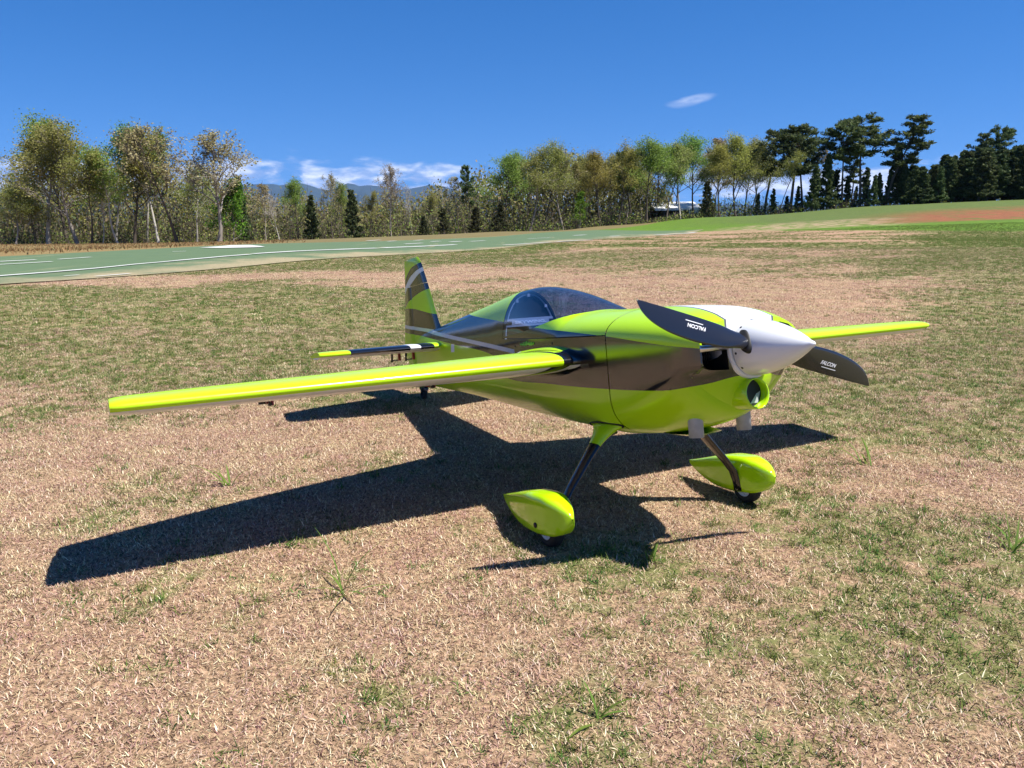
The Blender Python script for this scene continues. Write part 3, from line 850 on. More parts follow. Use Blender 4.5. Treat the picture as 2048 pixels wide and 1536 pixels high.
GW, GM, GP = 'trees along the left edge of the wood', 'trees along the middle of the wood', 'tall pines and hardwoods right of the shed'
TREES = [  # kind, column of the foot, row of the top, distance, girth, label, group
 ('oak1', 22, 378, 92, 1.55, 'low spreading tree cut by the left edge of the photo', GW),
 ('oak2', 92, 266, 97, 1.61, 'big olive oak with the widest crown in the left clump', GW),
 ('fresh1', 128, 254, 104, 1.33, 'tall oak with a cool green top behind the wide olive oak', GW),
 ('oak1', 152, 266, 95, 1.41, 'forked oak just right of the wide olive oak', GW),
 ('slim3', 176, 296, 93, 1.41, 'slender leaning tree with a pale bare lower trunk, left clump', GW),
 ('bare1', 198, 372, 92, 1.13, 'thin pale sapling between the leaning tree and the airy poplar', GW),
 ('slim1', 224, 254, 106, 1.27, 'airy blue-green poplar standing free against the sky, left clump', GW),
 ('slim2', 232, 300, 93, 1.41, 'pale-trunked young poplar in front of the airy poplar', GW),
 ('oak3', 262, 282, 98, 1.33, 'golden green oak right of the pale-trunked poplar', GW),
 ('slim2', 287, 262, 103, 1.27, 'tall light green poplar left of the darkest poplar top', GW),
 ('slim1', 313, 253, 97, 1.27, 'tallest straight poplar with dark top in the left clump', GW),
 ('bud2', 352, 272, 93, 1.48, 'dark-trunked budding oak with one strong low limb', GW),
 ('bud1', 433, 288, 92, 1.61, 'great budding oak with a fan-shaped bare crown', GW),
 ('oak2', 392, 340, 99, 1.13, 'half-hidden tree left of the fan-shaped oak', GW),
 ('young1', 463, 366, 96, 1.20, 'bright green young tree at the foot of the fan-shaped oak', GW),
 ('spire1', 482, 352, 104, 0.78, 'narrow dark pine behind the bright green young tree', GW),
 ('oak3', 64, 396, 94, 1.27, 'short golden tree between the edge tree and the wide oak', GW),
 ('bud3', 528, 368, 99, 1.30, 'rounded tan budding tree left of the mountain view', GM),
 ('bare1', 556, 386, 96, 1.20, 'bare grey tree below the leftmost mountain peak', GM),
 ('fresh1', 594, 366, 100, 0.90, 'green-topped tree standing before the first mountain peak', GM),
 ('spire2', 622, 392, 99, 0.80, 'dark pine right of the green-topped tree', GM),
 ('bud2', 664, 356, 97, 0.75, 'thin bare-topped tree in front of the mountain saddle', GM),
 ('fresh1', 684, 372, 102, 0.80, 'green leafy tree behind the thin bare-topped tree', GM),
 ('spire2', 706, 381, 97, 0.85, 'broad dark pine below the sharp mountain peak', GM),
 ('slim3', 738, 380, 98, 1.00, 'grey-green tree between the dark pine and the domed tree', GM),
 ('bud1', 782, 346, 100, 0.75, 'domed budding tree rising above its neighbours before the mountains', GM),
 ('bare1', 824, 368, 101, 0.80, 'leafless tree with upright twigs right of the domed tree', GM),
 ('cedar1', 848, 432, 96, 1.05, 'wide low dark cedar at the field edge', GM),
 ('cedar2', 887, 418, 97, 0.90, 'small round-topped evergreen beside the wide cedar', GM),
 ('oak1', 866, 392, 104, 0.90, 'olive tree behind the two low cedars', GM),
 ('bud3', 912, 354, 101, 1.20, 'budding tree at the right end of the mountain view', GM),
 ('pine3', 942, 326, 100, 0.80, 'tall thin pine with a tufted top at the right end of the mountains', GM),
 ('cedar1', 950, 414, 98, 1.00, 'dark cedar at the foot of the tall thin pine', GM),
 ('fresh1', 1008, 318, 103, 1.35, 'leafy oak right of the tall thin pine', GM),
 ('cedar1', 1000, 404, 99, 1.03, 'dark cedar under the leafy oak', GM),
 ('oak1', 1058, 310, 104, 1.35, 'tan-green oak starting the continuous wood', GM),
 ('bud2', 1088, 304, 106, 1.28, 'grey budding oak second in the continuous wood', GM),
 ('oak1', 1128, 298, 105, 1.22, 'olive oak with a dark forked trunk left of the bright shrub-tree', GM),
 ('young1', 1160, 388, 101, 1.01, 'bright green shrub-like tree low at the wood edge', GM),
 ('gold1', 1200, 310, 106, 1.28, 'golden oak right of the bright shrub-like tree', GM),
 ('slim3', 1180, 318, 110, 1.28, 'thin olive tree behind the bright shrub-like tree', GM),
 ('oak3', 1236, 304, 107, 1.28, 'yellow-green oak with a leaning trunk left of the shed', GM),
 ('pine3', 1266, 300, 112, 1.22, 'dark-topped pine hidden among oaks left of the shed', GM),
 ('fresh1', 1294, 290, 108, 1.28, 'light green oak at the left end of the shed', GM),
 ('slim3', 1332, 280, 109, 1.35, 'tall thin tree with a straight black trunk before the shed roof', GM),
 ('slim2', 1362, 288, 110, 1.35, 'light yellow-green tree standing before the shed', GM),
 ('fresh1', 1386, 282, 116, 1.22, 'bright crown above the right end of the shed', GM),
 ('cedar1', 1412, 362, 110, 0.75, 'dark cedar hiding the right end of the shed', GP),
 ('bud3', 1428, 276, 116, 1.35, 'wispy bare-topped tree right of the shed', GP),
 ('gold1', 1440, 296, 111, 1.15, 'golden tree first right of the shed', GP),
 ('gold1', 1472, 276, 112, 1.22, 'taller golden tree second right of the shed', GP),
 ('oak1', 1500, 300, 113, 1.08, 'tan tree left of the round-headed pine', GP),
 ('pine2', 1528, 264, 114, 1.35, 'round-headed dark pine, leftmost of the tall pines', GP),
 ('pine4', 1580, 252, 114, 1.42, 'broadest dark pine head of the tall pines', GP),
 ('pine2', 1604, 258, 117, 1.22, 'dark pine behind the right side of the broadest pine', GP),
 ('slim3', 1556, 300, 112, 1.08, 'thin black-stemmed tree under the broadest pine', GP),
 ('spire1', 1622, 330, 111, 0.86, 'shorter full-skirted pine right of the broadest pine', GP),
 ('bud3', 1640, 300, 118, 1.22, 'pale budding tree seen between the two pine groups', GP),
 ('spire1', 1652, 308, 113, 0.86, 'full-skirted pine left of the three tallest pines', GP),
 ('pine1', 1682, 246, 114, 1.28, 'left one of the three tallest pines', GP),
 ('pine3', 1700, 300, 117, 1.22, 'thin pine stem behind the three tallest pines', GP),
 ('pine1', 1718, 231, 114, 1.35, 'middle one of the three tallest pines', GP),
 ('pine3', 1764, 228, 114, 1.55, 'leaning pine with layered plates, right one of the three tallest', GP),
 ('spire1', 1742, 350, 111, 0.86, 'low full pine under the leaning layered pine', GP),
 ('spire1', 1790, 288, 115, 0.80, 'dark pine right of the leaning layered pine', GP),
]
tree_rng = random.Random(8)
used_labels = set()


def plant_tree(key, u, v_top, D, girth, label, group, lean=0.0):
    a, _ = ray(u, 430); x, y = a * D, D
    z0 = hz(x, y)
    zt = CAM_H + ray(u, v_top)[1] * D
    Hh = zt - z0
    root = empty('pine_tree' if key.startswith(('pine', 'spire')) else ('cedar_tree' if key.startswith('cedar') else 'broadleaf_tree'), (x, y, z0), (0, 0, tree_rng.uniform(0, 6.28)))
    tag(root, label, 'tree', group)
    root.scale = (Hh * girth, Hh * girth, Hh)
    for nm, me in zip(('trunk', 'crown'), PROTO[key]):
        o = bpy.data.objects.new(nm, me); C.objects.link(o); o.parent = root
    return root


for T in TREES: plant_tree(*T)
r2_ = random.Random(21)
for u_, v_ in ((1030, 322), (1074, 318), (1108, 310), (1146, 306), (1172, 316), (1216, 316), (1252, 312), (1282, 304), (1318, 300), (1350, 296), (1405, 300), (1456, 296), (1488, 292), (1512, 290)):
    plant_tree(r2_.choice(('oak1', 'fresh1', 'gold1', 'slim3', 'oak2')), u_, v_, 117 + r2_.uniform(0, 6), 1.25, 'olive hardwood half hidden in the second row of the continuous wood', 'second row of the continuous wood')
# the solid young pine wood at the right
rg = random.Random(3)
k = 0
for row, (D0, u0, u1, stp) in enumerate(((106, 1826, 2130, 16), (111, 1806, 2150, 18), (117, 1812, 2150, 20))):
    u = u0
    while u < u1:
        vt = np.interp(u, [1800, 1830, 1870, 1905, 1945, 1985, 2010, 2050, 2150], [338, 330, 320, 306, 300, 296, 298, 292, 286]) + rg.uniform(-7, 9) + (12 if row == 0 else 0)
        plant_tree(rg.choice(('spire1', 'spire2', 'spire2')), u, vt, D0 + rg.uniform(-1.5, 2.5), rg.uniform(1.0, 1.4), 'dense dark young pine in the solid pine wood at the right edge', 'young pines of the wood at the right edge')
        u += stp * rg.uniform(.8, 1.2)
for u_, v_ in ((1512, 386), (1545, 378), (1572, 392), (1594, 372), (1632, 356), (1664, 340), (1690, 356), (1706, 372), (1728, 336), (1756, 346), (1776, 338), (1802, 322), (1816, 330)):
    plant_tree(r2_.choice(('spire1', 'spire2', 'cedar1')), u_, v_, 113 + r2_.uniform(0, 5), .85, 'low dark pine filling a gap between the stems of the tall pines', 'low pines between the tall pine stems')
plant_tree('pine3', 1921, 264, 122, 1.1, 'lone pine top with a bent crown, left one above the young pine wood', GP)
plant_tree('pine1', 1978, 254, 123, .95, 'lone layered pine top, right one above the young pine wood', GP)
plant_tree('pine1', 2046, 286, 120, .9, 'pine top at the right edge of the photo above the young wood', GP)


# ---- underbrush and the wood behind (nobody could count it)
def brush(name, n_stem, n_leaf, sampler, mats, label, lsz, seed, stem_h):
    rng = np.random.RandomState(seed)
    x, y, h = sampler(rng, n_stem); z = height(x, y)
    V, F, MI, kk = [], [], [], 0
    lean = rng.normal(size=(n_stem, 2)) * .12
    r = rng.uniform(.018, .05, n_stem) * stem_h
    base = np.stack([x, y, z - .2], -1); top = base + np.stack([lean[:, 0] * h, lean[:, 1] * h, h], -1)
    side = rng.normal(size=(n_stem, 3)); side[:, 2] = 0; side /= np.linalg.norm(side, axis=1)[:, None]; s2 = np.stack([-side[:, 1], side[:, 0], side[:, 2]], -1)
    q = [base + side * r[:, None], base + s2 * r[:, None], base - side * r[:, None], base - s2 * r[:, None]]
    qt = [top + (b - base) * .25 for b in q]
    A = np.stack(q + qt, 1).reshape(-1, 3); i = np.arange(n_stem)[:, None] * 8
    fs = np.concatenate([np.concatenate([i + a, i + (a + 1) % 4, i + 4 + (a + 1) % 4, i + 4 + a], 1) for a in range(4)])
    V.append(A); F.append(fs); MI.append(np.zeros(len(fs))); kk = len(A)
    for mi, (frac, ls, asp, lo, hi) in enumerate(lsz, 1):
        m = int(n_leaf * frac); x, y, h = sampler(rng, m); z = height(x, y)
        hh = h * rng.uniform(lo, hi, m)
        cl = np.stack([x, y, z + hh], -1)
        v, f = leaf_quads(rng, cl, np.full(m, ls), (1.0, asp), 0, np.stack([rng.normal(size=m) * .5, rng.normal(size=m) * .5, np.abs(rng.normal(size=m)) + .4], -1) if asp < .5 else None)
        V.append(v); F.append(f + kk); MI.append(np.full(len(f), mi)); kk += len(v)
    o = fast_mesh(name, np.concatenate(V), np.concatenate(F), mats, midx=np.concatenate(MI))
    return tag(o, label, 'vegetation', kind='stuff')


def sampler_edge(rng, n):
    u = rng.uniform(-260, 2150, n); D = 99 + 12 * rng.rand(n) ** 1.3 + np.clip((u - 950) / 45, 0, 14)
    x = (u - 1024) / CAM_F * D / math.cos(0)
    cl = .55 + .45 * np.sin(u * .045 + np.sin(u * .011) * 3)
    h = rng.uniform(1.0, 4.4, n) * (.5 + .8 * cl) * np.interp(u, [-260, 450, 520, 760, 900, 1300, 1400, 1700], [1.2, 1.15, 1.4, 1.3, 1.05, .62, .55, .75]) * np.where((u > 1285) & (u < 1405), .45, 1.0)
    return x, D, h


def sampler_back(rng, n):
    u = rng.uniform(-420, 1420, n); D = 112 + 26 * rng.rand(n) + np.clip((u - 950) / 60, 0, 8)
    x = (u - 1024) / CAM_F * D
    top = np.interp(u, [-420, 0, 60, 220, 330, 440, 520, 600, 720, 800, 900, 960, 1050, 1200, 1290, 1340, 1420], [372, 378, 350, 330, 335, 362, 396, 402, 408, 406, 392, 366, 336, 330, 350, 424, 424])
    v = top + 14 * np.sin(u * .07) + rng.normal(size=n) * 12
    z0 = height(x, D)
    h = np.clip(CAM_H + (426.6 - v) / CAM_F * D - z0, 1.0, 12)
    return x, D, h


brush('underbrush', 2400, 46000, sampler_edge, [M['bark_dark'], M['twig'], M['leaf_olive'], M['leaf_fresh'], M['needle_cedar']], 'tangle of saplings and undergrowth along the foot of the wood', [(.34, .60, .07, .1, 1.1), (.30, .24, .8, .05, 1.0), (.13, .26, .8, .05, .8), (.23, .30, .6, .0, .7)], 5, .8)
brush('distant_woods', 1800, 110000, sampler_back, [M['bark_dark'], M['twig'], M['leaf_olive'], M['needle_mid'], M['leaf_bud']], 'deeper wood of thin trunks and hazy spring foliage behind the front trees', [(.16, .8, .08, .1, 1.0), (.40, .42, .8, .12, 1.0), (.30, .45, .8, .05, .85), (.14, .42, .8, .1, 1.0)], 6, 1.6)


def rough_sampler(rng, n):
    u = 620 - 920 * rng.rand(n) ** .7; t_ = rng.rand(n)
    lo = (-23.6) / ((u - 1024) / CAM_F - .4); D = lo + (94 - lo) * t_ ** .8
    return (u - 1024) / CAM_F * D, D, rng.uniform(.05, .20, n)
M['rust'] = leaf_material('rusty_dry_grass', [(.14, .075, .03), (.26, .16, .07), (.23, .21, .09)], .2)
brush('rough_grass', 20, 26000, rough_sampler, [M['bark_grey'], M['rust']], 'strip of rusty rough grass between the runway and the left trees', [(1.0, .16, .22, .1, .6)], 9, .2)

# ---- open shed behind the trees
def shed():
    D = 121.0
    x0, x1 = ray(1308, 420)[0] * D, ray(1392, 420)[0] * D
    zg = hz((x0 + x1) / 2, D); zt = CAM_H + ray(1350, 410)[1] * D
    root = empty('open_shed', ((x0 + x1) / 2, D, zg)); W_ = (x1 - x0) / 2; Hh = zt - zg
    tag(root, 'long low open shed with a white metal roof among the tree trunks', 'shed')
    m = plain('white_sheet_metal', (.78, .79, .80), .45, var=.06, vscale=2); d = plain('weathered_timber', (.12, .09, .07), .85, var=.3, vscale=4)
    V = [(-W_ - .3, -2.6, Hh - .55), (W_ + .3, -2.6, Hh - .45), (W_ + .3, 3.2, Hh + .55), (-W_ - .3, 3.2, Hh + .45)]
    V += [(a, b, c - .28) for a, b, c in V]
    mesh_obj('roof', V, [(0, 1, 2, 3), (7, 6, 5, 4), (0, 4, 5, 1), (1, 5, 6, 2), (2, 6, 7, 3), (3, 7, 4, 0)], m, root, smooth=False)
    mesh_obj('end_panel', *box(W_ - 1.55, W_ + .1, -2.35, -2.25, -.3, Hh - .72), m, root, smooth=False)
    mesh_obj('back_wall', *box(-W_, W_ - 1.6, 2.9, 3.0, -.3, Hh - .3), d, root, smooth=False)
    for i in range(5):
        xx = -W_ + i * (2 * W_ - 1.7) / 4
        mesh_obj('post', *box(xx - .07, xx + .07, -2.45, -2.31, -.4, Hh - .72), d, root, smooth=False)
shed()
# low pale bench at the foot of the pine wood
def bench():
    p = ground_hit(1840, 407.5); z0 = hz(p[0], p[1])
    root = empty('field_bench', (p[0], p[1], z0)); m = plain('weathered_boards', (.42, .41, .38), .8, var=.2, vscale=6)
    tag(root, 'low pale bench standing at the foot of the dark pine wood', 'bench')
    mesh_obj('seat', *box(-1.0, 1.0, -.2, .2, .46, .52), m, root, smooth=False)
    for s in (-1, 1): mesh_obj('leg', *box(s * .8 - .05, s * .8 + .05, -.16, .16, -.1, .46), m, root, smooth=False)
bench()

# ------------------------------------------------------------------ turf blades (uncountable: two scattered sheets)
def blade_material(name, cols, trans=.3):
    return leaf_material(name, cols, trans, .5)
M['straw'] = blade_material('straw_blades', [(.05, .030, .017), (.29, .185, .115), (.46, .315, .205), (.56, .405, .28), (.74, .61, .47)], .2)
M['grass'] = blade_material('green_blades', [(.018, .040, .007), (.055, .10, .015), (.115, .165, .028), (.21, .23, .06)], .3)


def blades(rng, n, spread, lmin, lmax, w, tilt0, tilt1, curl=.5):
    c = rng.uniform(-spread, spread, (n, 2)); L = rng.uniform(lmin, lmax, n); az_ = rng.uniform(0, 6.283, n); ti = np.radians(rng.uniform(tilt0, tilt1, n))
    ww = w * rng.uniform(.6, 1.3, n)
    d = np.stack([np.cos(az_), np.sin(az_)], -1); s = np.stack([-d[:, 1], d[:, 0]], -1)
    P, z = c.copy(), np.full(n, -.002); V = []
    tcur = ti.copy()
    for j in range(3):
        wj = (1.0, .8, .08)[j] * ww * .5
        for e in (-1, 1):
            V.append(np.concatenate([P + s * (e * wj)[:, None], z[:, None]], 1))
        P = P + d * (np.sin(tcur) * L / 2)[:, None]; z = z + np.cos(tcur) * L / 2; tcur = tcur + curl * rng.uniform(.2, 1.0, n)
    V = np.stack(V, 1).reshape(-1, 3); i = np.arange(n)[:, None] * 6
    F = np.concatenate([i + np.array([0, 1, 3, 2]), i + np.array([2, 3, 5, 4])], 0)
    return V, F


src = {}
def sod_collection(key, specs, mat):
    col = bpy.data.collections.new(key + '_sources')
    for q, sp in enumerate(specs):
        v, f = blades(np.random.RandomState(100 + q + len(key)), *sp)
        o = fast_mesh(key + '_sod', v, f, mat); C.objects.unlink(o); col.objects.link(o)
    return col


def turf_patch(name, y0, y1, ny, margin):
    ys = np.geomspace(y0, y1, ny + 1); nx = 40; V = []
    for y in ys:
        hw_ = .66 * y + margin
        V.append(np.stack([np.linspace(-hw_, hw_, nx + 1), np.full(nx + 1, y), np.zeros(nx + 1)], -1))
    V = np.concatenate(V); V[:, 2] = height(V[:, 0], V[:, 1])
    i = np.arange(len(V)).reshape(ny + 1, nx + 1)
    F = np.stack([i[:-1, :-1], i[:-1, 1:], i[1:, 1:], i[1:, :-1]], -1).reshape(-1, 4)
    return V, F


def scatter(name, label, patch_, col, density, smin, smax, mode, seed, mat):
    o = fast_mesh(name, patch_[0], patch_[1], mat)
    tag(o, label, 'grass', kind='stuff')
    tree = bpy.data.node_groups.new(name + '_scatter', 'GeometryNodeTree')
    tree.interface.new_socket('Geometry', in_out='INPUT', socket_type='NodeSocketGeometry')
    tree.interface.new_socket('Geometry', in_out='OUTPUT', socket_type='NodeSocketGeometry')
    G = GN(tree); n, l = tree.nodes, tree.links
    gi, go = n.new('NodeGroupInput'), n.new('NodeGroupOutput')
    pos = n.new('GeometryNodeInputPosition'); sp = n.new('ShaderNodeSeparateXYZ'); l.new(pos.outputs[0], sp.inputs[0])
    mk = lawn_mask(G, pos.outputs[0], sp.outputs[0], sp.outputs[1])
    if mode == 'green':
        brk = G.math('ADD', .28, G.math('MULTIPLY', G.step(G.noise(pos.outputs[0], 13, 3, .6), .40, .56), .72))
        fac = G.math('ADD', G.math('MULTIPLY', G.math('MULTIPLY', mk, brk), .96), G.math('MULTIPLY', G.step(G.noise(pos.outputs[0], 9, 3, .6), .52, .68), .30))
        cc = G.math('SUBTRACT', sp.outputs[0], G.math('MULTIPLY', sp.outputs[1], .4))
        fac = G.math('MULTIPLY', fac, G.step(cc, -12.9, -12.3))
    else:
        cc = G.math('SUBTRACT', sp.outputs[0], G.math('MULTIPLY', sp.outputs[1], .4))
        fac = G.math('MULTIPLY', G.math('SUBTRACT', 1.0, G.math('MULTIPLY', mk, .55)), G.step(cc, -12.9, -12.3))
        fac = G.math('MULTIPLY', fac, G.math('ADD', .45, G.step(G.noise(pos.outputs[0], 7, 3), .30, .52)))
    ds = n.new('GeometryNodeDistributePointsOnFaces'); ds.distribute_method = 'RANDOM'; ds.inputs['Seed'].default_value = seed
    l.new(gi.outputs[0], ds.inputs['Mesh']); l.new(G.math('MULTIPLY', fac, density), ds.inputs['Density'])
    ci = n.new('GeometryNodeCollectionInfo'); ci.inputs['Collection'].default_value = col
    ci.inputs['Separate Children'].default_value = True; ci.inputs['Reset Children'].default_value = True
    ip = n.new('GeometryNodeInstanceOnPoints'); ip.inputs['Pick Instance'].default_value = True
    rr = n.new('FunctionNodeRandomValue'); rr.data_type = 'FLOAT_VECTOR'
    rr.inputs[0].default_value = (-.06, -.06, 0); rr.inputs[1].default_value = (.06, .06, 6.283)
    rs = n.new('FunctionNodeRandomValue'); rs.data_type = 'FLOAT'; rs.inputs[2].default_value = smin; rs.inputs[3].default_value = smax; rs.inputs['Seed'].default_value = 5
    l.new(ds.outputs['Points'], ip.inputs['Points']); l.new(ci.outputs[0], ip.inputs['Instance'])
    l.new(rr.outputs[0], ip.inputs['Rotation']); l.new(rs.outputs[1], ip.inputs['Scale'])
    l.new(ip.outputs[0], go.inputs[0])
    md = o.modifiers.new('scatter', 'NODES'); md.node_group = tree
    return o


straw_c = sod_collection('straw', [(140, .065, .006, .016, .0018, 35, 88, .3), (130, .065, .006, .015, .0017, 45, 88, .25), (110, .06, .007, .021, .0018, 25, 85, .35), (140, .07, .005, .014, .0022, 40, 89, .25)], M['straw'])
green_c = sod_collection('green', [(30, .032, .012, .034, .0026, 15, 80, .5), (22, .026, .014, .040, .0028, 10, 75, .6), (38, .045, .010, .028, .0026, 20, 84, .4), (14, .018, .018, .048, .0030, 10, 70, .7), (34, .035, .010, .030, .0034, 25, 84, .3)], M['grass'])
near_p, mid_p = turf_patch('n', .75, 7.0, 40, .9), turf_patch('m', 7.0, 26.0, 36, 1.5)
scatter('dry_turf', 'pale dry straw turf covering the field round the aeroplane', near_p, straw_c, 520, .8, 1.35, 'dry', 1, M['straw'])
scatter('green_turf', 'green grass coming through the dry turf near the aeroplane', near_p, green_c, 850, .5, 1.05, 'green', 2, M['grass'])
scatter('dry_turf', 'pale dry straw turf farther out, as far as the runway', mid_p, straw_c, 80, 1.3, 2.0, 'dry', 3, M['straw'])
far_p = turf_patch('f', 26.0, 62.0, 30, 2.0)
scatter('green_turf', 'green grass streaks on the far part of the field before the bank', far_p, green_c, 75, 1.2, 2.2, 'green', 6, M['grass'])
scatter('green_turf', 'green grass patches farther out, as far as the runway', mid_p, green_c, 240, .8, 1.4, 'green', 4, M['grass'])


# ---- single weeds standing above the turf
def weed(u, v, n, L, seed, label):
    x, y, z = ground_hit(u, v); rng = np.random.RandomState(seed)
    root = empty('grass_weed', (x, y, hz(x, y))); tag(root, label, 'weed', 'single tall weeds in the turf')
    for i in range(n):
        az_ = rng.uniform(0, 6.283); l_ = L * rng.uniform(.55, 1.1); ti = rng.uniform(.1, 1.15) if i else .08; w = .0030 * rng.uniform(.6, 1.2)
        p = np.array([rng.normal() * .008, rng.normal() * .008, -.004]); V = []; m = 7
        s = np.array([-math.sin(az_), math.cos(az_), 0])
        for j in range(m + 1):
            q = j / m; wj = w * (1 - q ** 2.2) * (.7 + .6 * min(1, q * 3)) + .0002
            V += [p - s * wj, p + np.array([math.cos(az_) * -.0012, math.sin(az_) * -.0012, -.0012]), p + s * wj]
            p = p + np.array([math.cos(az_) * math.sin(ti), math.sin(az_) * math.sin(ti), math.cos(ti)]) * l_ / m; ti += .10 + .08 * rng.rand()
        F = [(3*j + a, 3*j + a + 1, 3*j + a + 4, 3*j + a + 3) for j in range(m) for a in (0, 1)]
        mesh_obj('leaf', V, F, M['weed'], root)
M['weed'] = leaf_material('weed_leaves', [(.07, .13, .02), (.12, .19, .03), (.17, .24, .05)], .35, .2)
weed(690, 1192, 8, .22, 1, 'tallest bright green weed in the lower left foreground')
weed(461, 972, 7, .15, 2, 'sprawling green weed above the near wing shadow')
weed(1732, 932, 7, .20, 3, 'wispy green weed right of the far wheel')
weed(1300, 1128, 6, .09, 4, 'low green tuft at the tip of the spinner shadow')
weed(2020, 1105, 9, .13, 5, 'thick green clump at the right edge of the photo')
weed(1190, 1440, 5, .10, 6, 'short upright weed near the bottom edge')


# ------------------------------------------------------------------ the model aeroplane
PX, PY, YAW, PITCH = 0.4697, 2.4624, -1.0791, 0.1832
plane = empty('model_aeroplane', (PX, PY, 0), (0, -PITCH, YAW))
tag(plane, 'lime green, graphite and white aerobatic model aeroplane parked on the dry grass', 'model aeroplane')

ST = {  # fuselage stations: x -> value
 'zb': [(-2.0, .455), (-1.73, .432), (-1.3, .398), (-1.1, .378), (-.63, .330), (-.23, .303), (0, .301), (.12, .306), (.2, .313), (.3, .331), (.38, .352), (.44, .370), (.485, .388)],
 'zl': [(-2.0, .555), (-1.6, .515), (-1.2, .485), (-.86, .463), (-.28, .430), (-.1, .435), (.05, .455), (.2, .472), (.35, .490), (.485, .505)],
 'zu': [(-2.0, .60), (-1.6, .60), (-1.2, .585), (-.86, .580), (-.72, .600), (-.4, .622), (-.1, .625), (.1, .612), (.25, .598), (.42, .582), (.485, .574)],
 'zt': [(-2.0, .722), (-1.75, .733), (-1.646, .742), (-1.5, .756), (-1.283, .778), (-1.0, .806), (-.85, .822), (-.72, .832), (-.62, .833), (-.55, .828), (-.45, .811), (-.36, .787), (-.28, .757), (-.22, .730), (-.18, .711), (-.1, .705), (.02, .700), (.12, .697), (.2, .693), (.36, .679), (.44, .662), (.485, .643)],
 'w': [(-2.0, .016), (-1.9, .028), (-1.6, .064), (-1.3, .088), (-1.0, .110), (-.72, .135), (-.4, .172), (-.1, .200), (.1, .207), (.25, .209), (.38, .206), (.45, .192), (.485, .178)],
 'nt': [(-2.0, 2.0), (-.72, 2.1), (-.3, 2.1), (.1, 2.15), (.485, 2.2)],
 'nb': [(-2.0, 1.9), (-1.3, 1.5), (-.7, 1.4), (-.28, 1.5), (-.1, 1.9), (.05, 2.7), (.2, 2.6), (.34, 1.95), (.44, 1.45), (.485, 1.3)],
}
FS = {k: curve1(v) for k, v in ST.items()}


SLAB = 0.30                                              # the flat fuselage side takes this share of the section's angle


def fus_pt(x, a):
    """a: -pi/2 bottom .. slab side .. pi/2 top, on the +y side"""
    w, zl, zu = FS['w'](x), FS['zl'](x), FS['zu'](x)
    if abs(a) <= SLAB:
        return w, zl + (zu - zl) * (a / SLAB + 1) / 2
    t = (abs(a) - SLAB) / (math.pi / 2 - SLAB) * math.pi / 2
    n, h = (FS['nt'](x), FS['zt'](x) - zu) if a > 0 else (FS['nb'](x), zl - FS['zb'](x))
    y = w * max(math.cos(t), 0.0) ** (2 / n); dz = h * abs(math.sin(t)) ** (2 / n)
    return y, (zu + dz if a > 0 else zl - dz)


def fus_ang(x, z):
    zl, zu = FS['zl'](x), FS['zu'](x)
    if zl <= z <= zu: return SLAB * (2 * (z - zl) / (zu - zl) - 1)
    if z > zu: n, h, q = FS['nt'](x), FS['zt'](x) - zu, z - zu
    else: n, h, q = FS['nb'](x), zl - FS['zb'](x), zl - z
    a = SLAB + math.asin(min(1.0, q / h) ** (n / 2)) / (math.pi / 2) * (math.pi / 2 - SLAB)
    return a if z > zu else -a


def patch(xs, a0f, a1f, n, both=True, off=0.0):
    """strip(s) of the fuselage skin between angles a0(x) and a1(x)"""
    V, F = [], []
    for s in ((-1, 1) if both else (1,)):
        b = len(V)
        for x in xs:
            a0, a1 = a0f(x), a1f(x)
            for k in range(n + 1):
                y, z = fus_pt(x, a0 + (a1 - a0) * k / n)
                V.append((x, s * y * (1 + off), z + off * (z - .53)))
        for i in range(len(xs) - 1):
            for k in range(n):
                q = (b + i*(n+1) + k, b + i*(n+1) + k + 1, b + (i+1)*(n+1) + k + 1, b + (i+1)*(n+1) + k)
                F.append(q if s > 0 else q[::-1])
    return V, F


def nose_shift(x, z):
    """below the cheek inlets the cowl rounds back towards its edge"""
    t = min(1, max(0, (.520 - z) / .030)); t = t * t * (3 - 2 * t)
    k = min(1, max(0, (x - .36) / .125)); k = k * k
    return .052 * t * k


def lin(a, b, n): return [a + (b - a) * i / n for i in range(n + 1)]


HALF = math.pi / 2
X_SEAM, X_ARCH, X_GLASS = 0.10, -0.72, -0.185
seam_z = curve1([(-.73, .646), (-.4, .634), (.11, .622)])
glass_z = curve1([(-.73, .652), (-.55, .659), (-.396, .674), (-.3, .687), (-.21, .702), (-.185, .7115)])
# fuselage: everything behind the cowl seam except the hatch
rear_xs = lin(-1.985, X_ARCH - .002, 44)
front_xs = lin(X_ARCH - .002, X_SEAM - .002, 34)
mid_a = lambda x: fus_ang(x, seam_z(x) - .0015) if x > X_ARCH - .05 else fus_ang(x, .6445 + .06 * (-x - .72))
v1 = join(patch(rear_xs, lambda x: -HALF, lambda x: -SLAB, 18), patch(rear_xs, lambda x: -SLAB, mid_a, 10), patch(rear_xs, mid_a, lambda x: HALF, 14))
v2 = join(patch(front_xs, lambda x: -HALF, lambda x: -SLAB, 18), patch(front_xs, lambda x: -SLAB, lambda x: fus_ang(x, seam_z(x) - .0015), 10))
fuselage = mesh_obj('fuselage', *join(v1, v2), M['fuselage'], plane, angle=22)
# tail post closing the rear
# canopy hatch
hx = lin(X_ARCH + .002, X_GLASS, 24)
hx2 = lin(X_GLASS, X_SEAM - .002, 14)
v3 = patch(hx, lambda x: fus_ang(x, seam_z(x) + .0015), lambda x: fus_ang(x, min(glass_z(x), FS['zt'](x))), 8)
v4 = patch(hx2, lambda x: fus_ang(x, seam_z(x) + .0015), lambda x: HALF, 16)
hatch = mesh_obj('canopy_hatch', *join(v3, v4), M['fuselage'], plane)
